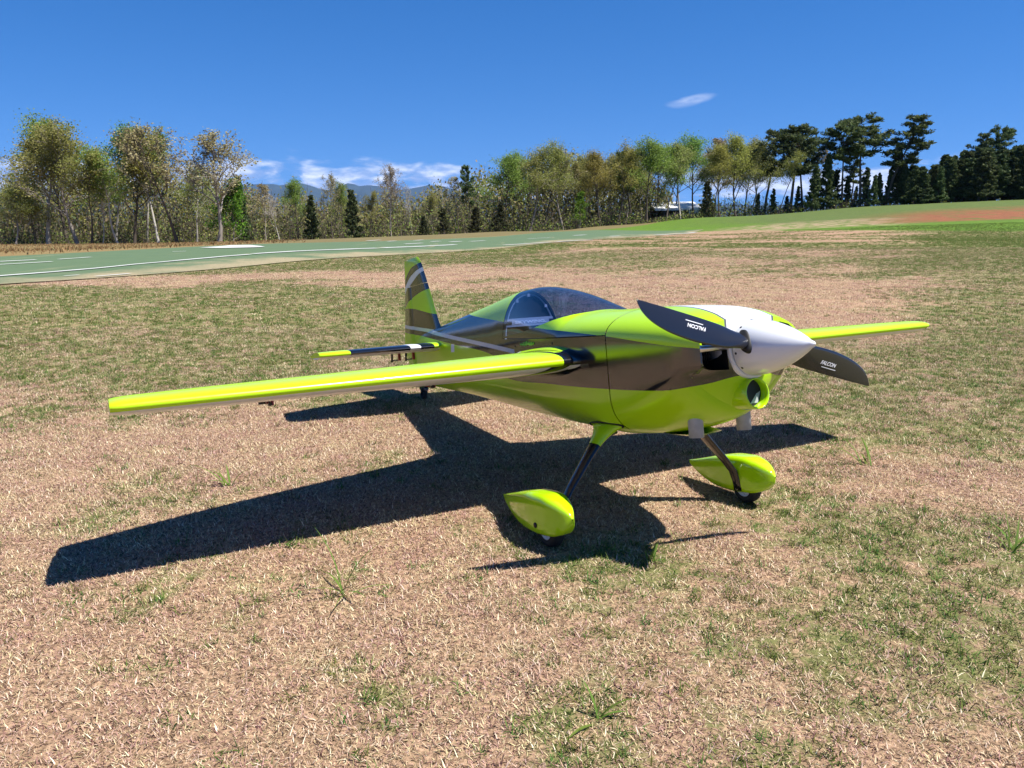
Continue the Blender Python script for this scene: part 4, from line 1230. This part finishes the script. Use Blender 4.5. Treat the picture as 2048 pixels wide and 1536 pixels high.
# glass bubble
vg = patch(lin(X_ARCH + .002, X_GLASS, 30), lambda x: fus_ang(x, min(glass_z(x), FS['zt'](x) - .0005)), lambda x: HALF, 18)
canopy = mesh_obj('canopy_glass', *vg, M['glass'], plane)
# cockpit tub and rear former with its shelf
def sect(x, inset, z_lo, n=24):
    a0 = fus_ang(x, z_lo); pts = []
    for k in range(n + 1):
        y, z = fus_pt(x, a0 + (HALF - a0) * k / n)
        pts.append((max(y - inset * math.cos(a0 + (HALF - a0) * k / n), 0), z - inset * math.sin(a0 + (HALF - a0) * k / n)))
    L = [(-y, z) for y, z in pts] + [(y, z) for y, z in pts[::-1][1:]]
    return L
def ring(x, i0, i1, z_lo, th, mat, name):
    A, B = sect(x, i0, z_lo), sect(x, i1, z_lo)
    n = len(A); V = [(x, y, z) for y, z in A] + [(x, y, z) for y, z in B] + [(x - th, y, z) for y, z in A] + [(x - th, y, z) for y, z in B]
    F = []
    for k in range(n - 1):
        F += [(k, k + 1, n + k + 1, n + k), (2*n + k, 3*n + k, 3*n + k + 1, 2*n + k + 1), (n + k, n + k + 1, 3*n + k + 1, 3*n + k)]
    return mesh_obj(name, V, F, mat, plane, smooth=False)
def wall(x, inset, z_lo, mat, name):
    A = sect(x, inset, z_lo)
    return mesh_obj(name, [(x, y, z) for y, z in A], [tuple(range(len(A)))], mat, plane, smooth=False)
wall(X_ARCH - .012, .004, .45, M['black'], 'rear_bulkhead')
frame_ = ring(X_ARCH + .004, .002, .012, .652, .010, M['satin_black'], 'canopy_arch')
former = ring(X_ARCH - .001, .013, .0195, .648, .006, M['former'], 'arch_former')
for a in (0.35, 0.55, 0.75):
    L = sect(X_ARCH, .020, .652); y, z = L[int(a * (len(L) - 1)) if a != 0.55 else len(L) // 2]
    mesh_obj('tab', *box(X_ARCH - .004, X_ARCH + .003, y - .006, y + .006, z - .006, z + .006), M['former'], former, smooth=False)
hw = .098
shelf = mesh_obj('shelf_panel', *box(X_ARCH - .006, X_ARCH + .001, -hw - .016, hw + .016, .689, .722), M['former'], plane, smooth=False)
for s in (-1, 1):
    mesh_obj('slot', *box(X_ARCH - .004, X_ARCH + .003, s * (hw + .002) - .013, s * (hw + .002) + .013, .698, .712), M['black'], shelf, smooth=False)
tubv, tubf = patch(lin(X_ARCH, .08, 20), lambda x: fus_ang(x, .60), lambda x: fus_ang(x, seam_z(x)), 4, off=-.03)
fl = [(x, s * (fus_pt(x, fus_ang(x, .60))[0] * .97), .60) for x in (X_ARCH, -.3, .08) for s in (-1, 1)]
mesh_obj('cockpit_tub', *join((tubv, tubf), (fl, [(0, 1, 3, 2), (2, 3, 5, 4)])), M['black'], plane)
mesh_obj('instrument_cover', *join(([(-.44, -.12, .60), (-.44, .12, .60), (-.32, -.13, .69), (-.32, .13, .69), (-.22, -.12, .70), (-.22, .12, .70)], [(0, 1, 3, 2), (2, 3, 5, 4)])), M['satin_black'], plane, smooth=False)


def text_mesh(name, body, size, mat, parent, mapf, ext=0.0006, align='CENTER', shear=0.0, spacing=1.0, bold=0.0):
    cu = bpy.data.curves.new(name, 'FONT'); cu.body = body; cu.size = size; cu.align_x = align; cu.align_y = 'CENTER'
    cu.shear = shear; cu.space_character = spacing; cu.offset = bold; cu.extrude = ext
    cu.resolution_u = 4
    o = bpy.data.objects.new(name, cu)
    C.objects.link(o)
    dg = bpy.context.evaluated_depsgraph_get(); dg.update()
    me = bpy.data.meshes.new_from_object(o.evaluated_get(dg))
    bpy.data.objects.remove(o)
    for v in me.vertices: v.co = mapf(v.co.x, v.co.y, v.co.z)
    me.name = name; me.materials.clear(); me.materials.append(mat)
    t = bpy.data.objects.new(name, me); C.objects.link(t); t.parent = parent
    return t


M['text_bright'] = plain('bright_white_lettering', (.85, .85, .86), .5)
text_mesh('lettering', 'SKYWING.', .0155, M['text_bright'], shelf, lambda a, b, c: Vector((X_ARCH + .0022 + c, a * 1.9, .705 + b)), spacing=1.05, bold=.0006)

# side lettering squiggle and hatch screws on the near side and far side
def side_pt(x, z, s, off):
    y, zz = fus_pt(x, fus_ang(x, z)); return Vector((x, s * (y + off), zz))
for s in (-1, 1):
    sq = []
    for k in range(121):
        q = k / 120; a_ = (q - .5) * .135; env = .55 + .45 * math.exp(-((q - .52) / .10) ** 2)
        b_ = .0075 * env * math.sin(q * 6.283 * 8.5) * (1 - .35 * math.sin(q * 14)) + .003 * math.exp(-((q - .52) / .09) ** 2)
        sq.append(side_pt(-.465 - s * (a_ + .003 * math.cos(q * 6.283 * 8.5)), .617 + b_, s, .0006))
    mesh_obj('side_signature', *tube(sq, .0030, 5), M['text_green'], fuselage)
    for xx in (-.585, -.245):
        p = side_pt(xx, .612, s, 0)
        mesh_obj('hatch_screw', *lathe([(-s * .004, .0052), (s * .0004, .0052), (s * .0006, .003), (s * .0006, .0001)], 14, 'y', p), M['black'], fuselage)

# ---- cowl
cx = lin(X_SEAM + .002, .485, 22)
vc = patch(cx, lambda x: -HALF, lambda x: HALF, 48)
vc = ([(x - nose_shift(x, z), y, z) for x, y, z in vc[0]], vc[1])
cowl = mesh_obj('cowl', *vc, M['fuselage'], plane)
# front face with two cheek inlets, the nose ring hole and the chin scoop hole
XF = .485
outer = [fus_pt(XF, -HALF + math.pi * k / 40) for k in range(41)]
outer = [(y, z) for y, z in outer] + [(-y, z) for y, z in outer[::-1][1:-1]]
def cheek(s):
    pts = [(.083, .503), (.105, .504), (.14, .506), (.162, .512), (.172, .527), (.1735, .555), (.171, .580), (.163, .598), (.145, .611), (.115, .619), (.09, .618)]
    return [(s * y, z) for y, z in pts]
chin = [(.040 * math.cos(t), .431 + .040 * math.sin(t)) for t in [2 * math.pi * k / 24 for k in range(24)]]
holes = [cheek(1), cheek(-1), chin]
loops = [outer] + holes
vv, ee = [], []
_steiner = [(-.17 + .01 * i, .39 + .01 * j) for i in range(35) for j in range(26)]
for L in loops:
    b = len(vv); vv += [Vector(p) for p in L]; ee += [(b + k, b + (k + 1) % len(L)) for k in range(len(L))]
def _near(p, L): return min((p[0] - q[0]) ** 2 + (p[1] - q[1]) ** 2 for q in L) < .006 ** 2
_inp = lambda p, poly: sum(((a[1] > p[1]) != (b[1] > p[1])) and p[0] < (b[0] - a[0]) * (p[1] - a[1]) / (b[1] - a[1] + 1e-12) + a[0] for a, b in zip(poly, poly[1:] + poly[:1])) % 2 == 1
vv += [Vector(p) for p in _steiner if _inp(p, outer) and not any(_inp(p, h) for h in holes) and not any(_near(p, L) for L in loops)]
r = delaunay_2d_cdt(vv, ee, [], 0, 1e-6)
def inside(p, poly):
    c = False
    for i in range(len(poly)):
        (x1, y1), (x2, y2) = poly[i], poly[i - 1]
        if (y1 > p[1]) != (y2 > p[1]) and p[0] < (x2 - x1) * (p[1] - y1) / (y2 - y1) + x1: c = not c
    return c
tv, tf = r[0], r[2]
keep = []
for f in tf:
    cpt = sum((tv[i] for i in f), Vector((0, 0))) / len(f)
    if inside(cpt, outer) and not any(inside(cpt, h) for h in holes): keep.append(f)
def face_x(y, z):
    w, zl, zu = FS['w'](XF), FS['zl'](XF), FS['zu'](XF)
    n, h, dz = FS['nb'](XF), zl - FS['zb'](XF), max(0.0, zl - z)
    q = min(1.0, ((abs(y) / w) ** n + (dz / h) ** n) ** (1 / n)) if z < zl else min(1.0, abs(y) / w)
    return XF - nose_shift(XF, z) * q ** 2.2
mesh_obj('cowl_face', [(face_x(p.x, p.y), p.x, p.y) for p in tv], keep, M['fuselage'], cowl, smooth=True)
for h in holes[:2]:
    n = len(h); V = [(XF, y, z) for y, z in h] + [(XF - .012, y * .99, z) for y, z in h] + [(XF - .20, y * .9, (z - .55) * 1.1 + .55) for y, z in h]
    F = [(j*n + k, j*n + (k + 1) % n, (j+1)*n + (k + 1) % n, (j+1)*n + k) for j in (0, 1) for k in range(n)] + [tuple(range(2*n, 3*n))]
    mesh_obj('cheek_inlet', V, F, M['black'], cowl, smooth=False)
    s = 1 if h[0][0] > 0 else -1
    # engine cylinder head just visible inside
    mesh_obj('cylinder_head', *join(*[lathe([(s*.10 + s*j*.008, .002), (s*.10 + s*j*.008, .032), (s*.10 + s*(j*.008 + .004), .032), (s*.10 + s*(j*.008 + .004), .002)], 16, 'y', (.40, 0, .545)) for j in range(6)]), M['satin_black'], cowl, smooth=False)
    mesh_obj('inlet_rod', *tube([(XF - .002, s * .178, .5655), (XF - .002, s * .076, .5655)], .0095, 12), M['alu'], cowl)
# white nose ring round the spinner backplate
mesh_obj('nose_ring', *lathe([(.40, .07), (.40, .086), (.488, .0845), (.4925, .081), (.494, .077), (.49, .07)], 56, 'x', (0, 0, .556)), M['white'], cowl)
# chin scoop: short flared tube
sc = [(.36, .044), (.43, .047), (.475, .0445), (.495, .0425), (.4985, .0408), (.4975, .0388), (.489, .0372), (.470, .0368), (.40, .036)]
V, F = lathe(sc, 40, 'x', (0, 0, .431))
scoop = mesh_obj('chin_scoop', [(x + (z - .431) * -.10, y, z) for x, y, z in V], F, M['green'], cowl)
mesh_obj('scoop_duct', *join(lathe([(.472, .0376), (.472, .0001)], 24, 'x', (0, 0, .431))), M['black'], cowl)
mesh_obj('scoop_baffle', [(.4735, -.020, .403), (.4735, .022, .403), (.4735, .034, .435), (.4735, .018, .428), (.4735, -.004, .405)], [(0, 1, 2, 3, 4)], M['pipe'], cowl, smooth=False)
# cooling exit under the cowl and lower lip
V = []
for i in range(9):
    x = .13 + .022 * i; w_ = .085 * (1 - (i / 8) ** 3 * .55)
    zb = FS['zb'](x) - .001 - .020 * math.sin(math.pi * min(1, i / 7) * .5)
    for y in (-w_, -w_ * .6, 0, w_ * .6, w_): V.append((x, y, zb + .018 * (abs(y) / .085) ** 2))
F = [(i*5 + k, i*5 + k + 1, (i+1)*5 + k + 1, (i+1)*5 + k) for i in range(8) for k in range(4)]
lip = mesh_obj('exit_lip', V, F, M['green'], cowl)
for s in (-1, 1):
    mesh_obj('exhaust_pipe', *join(tube([(.342, s * .09, .40), (.342, s * .09, .313)], .0212, 28, cap=False), tube([(.342, s * .09, .313), (.342, s * .09, .40)], .0192, 28, cap=False), lathe([(.313, .0212), (.313, .0192)], 28, 'z', (.342, s * .09, 0)), lathe([(.385, .0193), (.385, .0001)], 28, 'z', (.342, s * .09, 0))), M['pipe'], plane)

# ---- spinner and propeller
HUB = Vector((.5335, 0, .556)); PHI = 0.283
prof = []
for k in range(41):
    t = k / 40; ax = .496 + (.703 - .496) * t
    rr = .0765 * (1 - t ** 1.75) ** 0.92 if t < 1 else 0.0004
    if t > .93: rr = max(rr, .0095 * math.sqrt(max(0, 1 - ((t - .93) / .07) ** 2)))
    prof.append((ax, max(rr, .0003)))
spinner = mesh_obj('spinner', *lathe([(.496, .001), (.496, .0765)] + prof[1:], 64, 'x', (0, 0, .556)), M['white'], plane, angle=40)
for k in range(8):
    t = PHI + .55 + k * math.pi / 4 + (0.1 if k % 2 else -.1)
    p = (.5055, .0757 * math.cos(t), .556 + .0757 * math.sin(t))
    d = Vector((.1, math.cos(t), math.sin(t))).normalized()
    mesh_obj('spinner_screw', *tube([Vector(p) - d * .002, Vector(p) + d * .0012], .0034, 10), M['black'], spinner)
prop = empty('propeller', HUB); prop.parent = plane
RAD = .4262
def blade_section(r):
    t = r / RAD
    chord = curve1([(.0, .042), (.12, .044), (.22, .054), (.38, .068), (.55, .070), (.72, .0645), (.82, .056), (.90, .0435), (.96, .027), (.985, .014), (1.0, .003)])(t)
    le = curve1([(.0, .020), (.12, .022), (.22, .029), (.38, .039), (.55, .0405), (.72, .035), (.82, .0265), (.90, .0145), (.96, -.002), (.985, -.0145), (1.0, -.025)])(t)
    th = curve1([(0, .030), (.12, .026), (.22, .017), (.4, .0095), (.7, .006), (1, .0015)])(t)
    pit = math.atan2(.40, 2 * math.pi * max(r, .06))
    pit = min(pit, R(30))
    return chord, le, th, pit
def blade_pt(r, q, up):
    """q 0 (leading edge) .. 1 (trailing edge); up: +1 front face, -1 back; blade frame: X radial, Y to the leading edge, Z forward"""
    chord, le, th, pit = blade_section(r)
    c = le - chord * q
    z = up * th * 1.6 * math.sqrt(max(q, 0)) * (1 - q) ** .8 * (1.0 if up > 0 else .35)
    return Vector((r, c * math.cos(pit) - z * math.sin(pit), -c * math.sin(pit) * -1 + z * math.cos(pit)))
def blade_mesh():
    rs = [RAD * t for t in lin(.05, .86, 26)] + [RAD * t for t in lin(.87, 1.0, 14)]
    qs = [0.5 * (1 - math.cos(math.pi * k / 12)) for k in range(13)]
    V, F = [], []
    for r in rs:
        for q in qs: V.append(blade_pt(r, q, 1))
        for q in qs[::-1][1:-1]: V.append(blade_pt(r, q, -1))
    n = 24
    for i in range(len(rs) - 1):
        for k in range(n): F.append((i*n + k, i*n + (k+1) % n, (i+1)*n + (k+1) % n, (i+1)*n + k))
    F.append(tuple(range(n))); F.append(tuple(range((len(rs)-1)*n, len(rs)*n)))
    return V, F
def blade_matrix(side):
    # X radial, Z forward (plane x); the leading edge is the edge that turns downwards on the near (-y) side
    ang = PHI
    dv = Vector((0, math.cos(ang), -math.sin(ang))) * (1 if side > 0 else -1)
    fwd = Vector((1, 0, 0)); le = fwd.cross(dv)
    if (side < 0 and le.z > 0) or (side > 0 and le.z < 0): le = -le
    return Matrix((dv, le, fwd)).transposed()
for side in (-1, 1):
    B3 = blade_matrix(side)
    V, F = blade_mesh()
    b = mesh_obj('blade', [B3 @ Vector(v) for v in V], F, M['carbon'], prop)
    def put(a, bb, c, B3=B3, side=side):
        r_ = .56 * RAD + a
        chord, le, th, pit = blade_section(r_)
        q = .56 - bb / chord
        p = blade_pt(r_, min(max(q, .01), .99), 1) + Vector((0, 0, .0009 + c))
        return B3 @ p
    text_mesh('lettering', 'FALCON', .0150, M['text_white'], b, put, ext=.0002, shear=.25, spacing=1.0, bold=.0003)
    V, F = box(.62*RAD - .021, .62*RAD + .036, -.0125, -.0105, 0, .0004)
    mesh_obj('lettering_underline', [put(v[0] - .62*RAD, v[1], v[2]) for v in V], F, M['text_white'], b, smooth=False)
    # dark cut-out where the blade enters the spinner
    dv = B3 @ Vector((1, 0, 0)); le = B3 @ Vector((0, 1, 0))
    cv, cf = tube([dv * .050, dv * .066, dv * .0752], [.036, .0355, .033], 28, flat=.52, upv=tuple(B3 @ Vector((0, -math.sin(.5), math.cos(.5)))))
    mesh_obj('spinner_cutout', cv, cf, M['black'], prop)

# ---- wings
def airfoil(q, t):
    """half thickness at chord fraction q (symmetrical section, max t)"""
    return 5 * t * (.2969 * math.sqrt(q) - .126 * q - .3516 * q*q + .2843 * q**3 - .1036 * q**4)
LE_X = -.06
tex = curve1([(.15, -.750), (.2, -.738), (.6, -.643), (1.0, -.545), (1.3, -.455), (1.48, -.393), (1.54, -.374), (1.55, -.366)])
lex = curve1([(.15, -.058), (.2, -.058), (1.45, -.058), (1.535, -.059), (1.55, -.064)])
thk = curve1([(.15, .084), (.2, .082), (1.0, .062), (1.5, .050), (1.535, .046), (1.55, .040)])
def wing_part(s, ys, q0, q1, nq, name, parent, mat, zc=.55, lexf=lex, texf=tex, thkf=thk, dq=0):
    """closed lofted panel between chord fractions q0 and q1"""
    V, F = [], []
    if q0 == 0: qs = [q1 * (1 - math.cos(HALF * k / nq)) for k in range(nq + 1)]
    else: qs = lin(q0, q1, nq)
    m = 2 * (nq + 1) - (1 if q0 == 0 else 0)
    for y in ys:
        le, te, th = lexf(y), texf(y), thkf(y); c = le - te
        up = [(le - c * q, s * y, zc + airfoil(q, th / c) * c) for q in qs]
        dn = [(le - c * q, s * y, zc - airfoil(q, th / c) * c) for q in qs]
        V += up[::-1] + (dn[1:] if q0 == 0 else dn)
    n = len(V) // len(ys)
    for i in range(len(ys) - 1):
        for k in range(n): F.append((i*n + k, i*n + (k+1) % n, (i+1)*n + (k+1) % n, (i+1)*n + k))
    F.append(tuple(range(n))); F.append(tuple(range((len(ys)-1)*n, len(ys)*n)))
    return mesh_obj(name, V, F, mat, parent, angle=50)
HQ = .74
for s in (-1, 1):
    wing = wing_part(s, [.12, .18] + lin(.2, 1.5, 26) + [1.52, 1.535, 1.545, 1.55], 0, HQ, 14, 'wing', plane, M['wing'])
    wing_part(s, [.12, .18, .20, .255], HQ, 1.0, 6, 'wing_root_panel', wing, M['wing'])
    wing_part(s, [.26] + lin(.3, 1.5, 20) + [1.53, 1.545], HQ + .006, 1.0, 6, 'aileron', wing, M['wing'])
    # two servo linkages under each wing
    for yy in (1.115, .56):
        c = lex(yy) - tex(yy); xh = lex(yy) - c * .62; xa = lex(yy) - c * HQ - .03
        zb = .55 - airfoil(.62, thk(yy) / c) * c; zh = .55 - airfoil(.8, thk(yy) / c) * c
        arm = mesh_obj('servo_arm', *join(box(xh - .011, xh + .011, s*yy - .006, s*yy + .006, zb - .012, zb + .004), box(xh - .005, xh + .005, s*yy - .004, s*yy + .004, zb - .028, zb - .012)), M['red'], wing, smooth=False)
        mesh_obj('pushrod', *tube([(xh, s*yy - .007, zb - .024), (xa, s*yy - .007, zh - .026)], .003, 8), M['red'], wing)
        mesh_obj('pushrod_end', *tube([(xh - .012, s*yy - .007, zb - .025), (xh + .012, s*yy - .007, zb - .023)], .0055, 8), M['satin_black'], wing)
        mesh_obj('pushrod_end', *tube([(xa - .004, s*yy - .007, zh - .026), (xa + .022, s*yy - .007, zh - .025)], .0055, 8), M['satin_black'], wing)
        for dy in (-.012, 0, .012):
            mesh_obj('control_horn', *tube([(xa, s*yy + dy - .007, zh + .004), (xa - .006, s*yy + dy - .007, zh - .032)], [.0045, .0035], 6), M['satin_black'], wing)
        mesh_obj('horn_bar', *tube([(xa - .006, s*yy - .024, zh - .031), (xa - .006, s*yy + .011, zh - .031)], .0045, 8), M['satin_black'], wing)
# wing root fairings: thin raised rib against the fuselage
for s in (-1, 1):
    V, F = [], []
    qs = [0.5 * (1 - math.cos(math.pi * k / 24)) for k in range(25)]
    for y, g in ((.150, .014), (.205, .009), (.228, .0015)):
        le, te, th = lex(.2), tex(.2), thk(.2); c = le - te
        loop = [(le + g - (c + 2*g) * q, s * y, .55 + (airfoil(q, th / c) * c + g * (math.sin(math.pi * min(1, q * 4) / 2)))) for q in qs]
        loop += [(le + g - (c + 2*g) * q, s * y, .55 - (airfoil(q, th / c) * c + g * (math.sin(math.pi * min(1, q * 4) / 2)))) for q in qs[::-1][1:-1]]
        V += loop
    n = len(V) // 3
    for i in range(2):
        for k in range(n): F.append((i*n + k, i*n + (k+1) % n, (i+1)*n + (k+1) % n, (i+1)*n + k))
    mesh_obj('wing_fairing', V, F, M['wing'], plane)

# ---- tailplane
slex = curve1([(.0, -1.49), (.06, -1.50), (.58, -1.585), (.625, -1.598), (.64, -1.606)])
stex = curve1([(.0, -1.965), (.06, -1.955), (.17, -1.925), (.45, -1.865), (.62, -1.815), (.64, -1.806)])
sthk = curve1([(0, .046), (.06, .045), (.6, .036), (.64, .033)])
for s in (-1, 1):
    st = wing_part(s, [.02, .06] + lin(.1, .60, 10) + [.625, .64], 0, .58, 10, 'stabiliser', plane, M['stab'], .644, slex, stex, sthk)
    wing_part(s, [.05] + lin(.1, .60, 10) + [.625, .638], .59, 1.0, 6, 'elevator', st, M['stab'], .644, slex, stex, sthk)
    for yy in (.150, .225):
        mesh_obj('servo_arm', *box(-1.69, -1.672, s*yy - .005, s*yy + .005, .588, .626), M['red'], st, smooth=False)
        mesh_obj('pushrod', *tube([(-1.68, s*yy, .592), (-1.79, s*yy, .590)], .0032, 8), M['satin_black'], st)
        mesh_obj('control_horn', *tube([(-1.785, s*yy, .628), (-1.795, s*yy, .583)], .0055, 8), M['satin_black'], st)

# ---- fin and rudder
def fin_loft(levels, name, mat, parent, n=12):
    """levels: (z, x_front, x_back, thickness at front part, round_front, tbase)"""
    V, F = [], []
    for z, xf, xb, tf_, tb_ in levels:
        up = []
        for k in range(n + 1):
            q = k / n; qq = 1 - (1 - q) ** 1.0
            x = xf + (xb - xf) * q
            th = tf_ * (math.sqrt(max(0, 1 - (1 - min(1, q / .35)) ** 2)) if tf_ >= 0 else 1) if q < .35 else tf_ + (tb_ - tf_) * (q - .35) / .65
            up.append((x, th / 2, z))
        V += up + [(x, -y, z_) for x, y, z_ in up[::-1]]
    m = 2 * (n + 1)
    for i in range(len(levels) - 1):
        for k in range(m): F.append((i*m + k, i*m + (k+1) % m, (i+1)*m + (k+1) % m, (i+1)*m + k))
    F.append(tuple(range(m))); F.append(tuple(range((len(levels)-1)*m, len(levels)*m)))
    return mesh_obj(name, V, F, mat, parent, angle=40)
finle = curve1([(.60, -1.50), (.70, -1.585), (.731, -1.640), (.76, -1.662), (.812, -1.690), (.937, -1.752), (1.036, -1.806), (1.10, -1.845), (1.122, -1.872)])
hinge = lambda z: -1.99 + .0 * z
rudte = curve1([(.415, -1.968), (.44, -2.02), (.50, -2.10), (.58, -2.165), (.655, -2.190), (.781, -2.159), (.918, -2.123), (1.026, -2.096), (1.126, -2.082)])
levels = [(z, finle(z), hinge(z) + .002, .034 * (1 - .35 * (z - .6) / .5), .034 * (1 - .35 * (z - .6) / .5)) for z in lin(.60, .978, 14)]
fin = fin_loft(levels, 'fin', M['fin'], plane)
rl = [(z, hinge(z) - .002, rudte(z), .030, .003) for z in lin(.415, .978, 20)]
V0 = fin_loft(rl, 'rudder', M['fin'], plane)
hl = [(z, finle(z), rudte(z), .024 * (1 if z < 1.115 else .75), .003) for z in lin(.9815, 1.118, 8)] + [(1.127, -1.882, -2.080, .010, .002)]
fin_loft(hl, 'rudder_horn', M['fin'], V0)

# ---- undercarriage
up_b = Vector((math.sin(PITCH), 0, math.cos(PITCH)))
for s in (-1, 1):
    path = [(-.004, s*.14, .318), (-.004, s*.185, .308), (-.003, s*.24, .247), (.0, s*.315, .160), (.003, s*.346, .118), (.006, s*.354, .085), (.009, s*.357, .048)]
    leg = mesh_obj('gear_leg', *tube(path, [.034, .031, .027, .0235, .0215, .020, .020], 16, flat=.33, upv=(0, s * .74, .67)), M['carbon'], plane)
    # lime fairing where the leg leaves the belly
    V, F = [], []
    for (yy, zz, hx_, hz_) in ((.165, .338, .085, .010), (.172, .328, .062, .014), (.186, .309, .042, .013), (.200, .292, .033, .0115), (.209, .282, .0305, .011)):
        for k in range(20):
            t = 2 * math.pi * k / 20
            V.append((-.004 + hx_ * math.cos(t) + .012 * (hx_ - .03) / .05, s * (yy + hz_ * math.sin(t) * .67), zz + hz_ * math.sin(t) * .74))
    F = [(i*20 + k, i*20 + (k+1) % 20, (i+1)*20 + (k+1) % 20, (i+1)*20 + k) for i in range(4) for k in range(20)]
    mesh_obj('leg_fairing', V, F, M['green'], plane)
    V = [(-.004 + .092 * math.cos(t) + .010, s * (.166 + .006 * math.sin(t)), .341 + .009 * math.sin(t)) for t in [2 * math.pi * k / 32 for k in range(32)]]
    mesh_obj('fairing_gasket', *tube(V + V[:1], .003, 6, cap=False), M['black'], plane)
    hub = Vector((0, s * .40, 0)) + up_b * .056
    tyre = [(-.016, .030), (-.021, .040), (-.020, .049), (-.013, .0545), (0, .056), (.013, .0545), (.020, .049), (.021, .040), (.016, .030)]
    wheel = mesh_obj('wheel', *lathe(tyre, 40, 'y', hub), M['rubber'], plane)
    rim = mesh_obj('rim', *join(lathe([(-.0185, .030), (-.0195, .033), (-.0195, .029), (-.014, .0265), (-.014, .02)], 40, 'y', hub), lathe([(.0185, .030), (.0195, .033), (.0195, .029), (.014, .0265), (.014, .02)], 40, 'y', hub), lathe([(-.017, .0001), (-.017, .010), (.017, .010), (.017, .0001)], 20, 'y', hub), *[tube([hub + Vector((.008*math.cos(t), e*.012, .008*math.sin(t))), hub + Vector((.028*math.cos(t), e*.014, .028*math.sin(t)))], .003, 6) for e in (-1, 1) for t in [k * math.pi / 4 for k in range(8)]]), M['rimwhite'], wheel)
    mesh_obj('axle', *tube([hub + Vector((0, -s * .05, 0)), hub + Vector((0, s * .03, 0))], .006, 10), M['alu'], plane)
    # wheel pant: side outline lofted to an oval cross-section, open slot below for the wheel
    top = curve1([(-.283, .1245), (-.25, .130), (-.18, .1435), (-.10, .159), (-.03, .167), (.03, .166), (.08, .154), (.115, .136), (.136, .118), (.1445, .103)])
    bot = curve1([(-.283, .1145), (-.262, .100), (-.21, .076), (-.15, .055), (-.11, .046), (-.06, .0405), (0, .038), (.05, .039), (.09, .048), (.12, .066), (.138, .086), (.1445, .0995)])
    wid = curve1([(-.283, .005), (-.25, .014), (-.18, .029), (-.10, .042), (-.02, .049), (.05, .0445), (.1, .030), (.13, .014), (.1445, .002)])
    xs = [-.283 + .4275 * 0.5 * (1 - math.cos(math.pi * k / 36)) for k in range(37)]
    V, F = [], []
    n = 28
    for x in xs:
        zt, zb, w_ = top(x), bot(x), wid(x); zc, h = (zt + zb) / 2, (zt - zb) / 2
        for k in range(n):
            t = 2 * math.pi * (k + .5) / n - HALF
            e = 4.6
            V.append((x, s * .40 + w_ * math.copysign(abs(math.cos(t)) ** (2/e), math.cos(t)), zc + h * math.copysign(abs(math.sin(t)) ** (2/e), math.sin(t))))
    for i in range(len(xs) - 1):
        for k in range(n):
            xm = (xs[i] + xs[i+1]) / 2
            if -.062 < xm < .076 and k in (0, n - 1, 1, n - 2, n - 3, 2) and False: continue
            F.append((i*n + k, i*n + (k+1) % n, (i+1)*n + (k+1) % n, (i+1)*n + k))
    pant = mesh_obj('wheel_pant', V, F, M['green'], plane)
    mesh_obj('axle_hole', *lathe([(-.001, .0085), (.0012, .0085), (.0012, .0001)], 16, 'y', (hub.x - .006, s * (.40 + .0488), .072)) if s > 0 else lathe([(.001, .0085), (-.0012, .0085), (-.0012, .0001)], 16, 'y', (hub.x - .006, s * (.40 + .0488), .072)), M['black'], pant)
# tail wheel
tw = Vector((-1.976, 0, .3662)) + up_b * .026
mesh_obj('tail_strut', *join(tube([(-1.90, 0, .445), (-1.955, 0, .425), tw + Vector((.012, 0, .03))], [.010, .009, .007], 10), tube([tw + Vector((.012, -.016, .03)), tw + Vector((0, -.016, 0))], .005, 8), tube([tw + Vector((.012, .016, .03)), tw + Vector((0, .016, 0))], .005, 8), tube([tw + Vector((.012, -.016, .03)), tw + Vector((.012, .016, .03))], .005, 8)), M['satin_black'], plane)
mesh_obj('tail_wheel', *lathe([(-.010, .004), (-.011, .022), (-.006, .026), (.006, .026), (.011, .022), (.010, .004)], 28, 'y', tw), M['rubber'], plane)
mesh_obj('tail_bracket', *box(-1.995, -1.93, -.012, .012, .415, .432), M['satin_black'], plane, smooth=False)
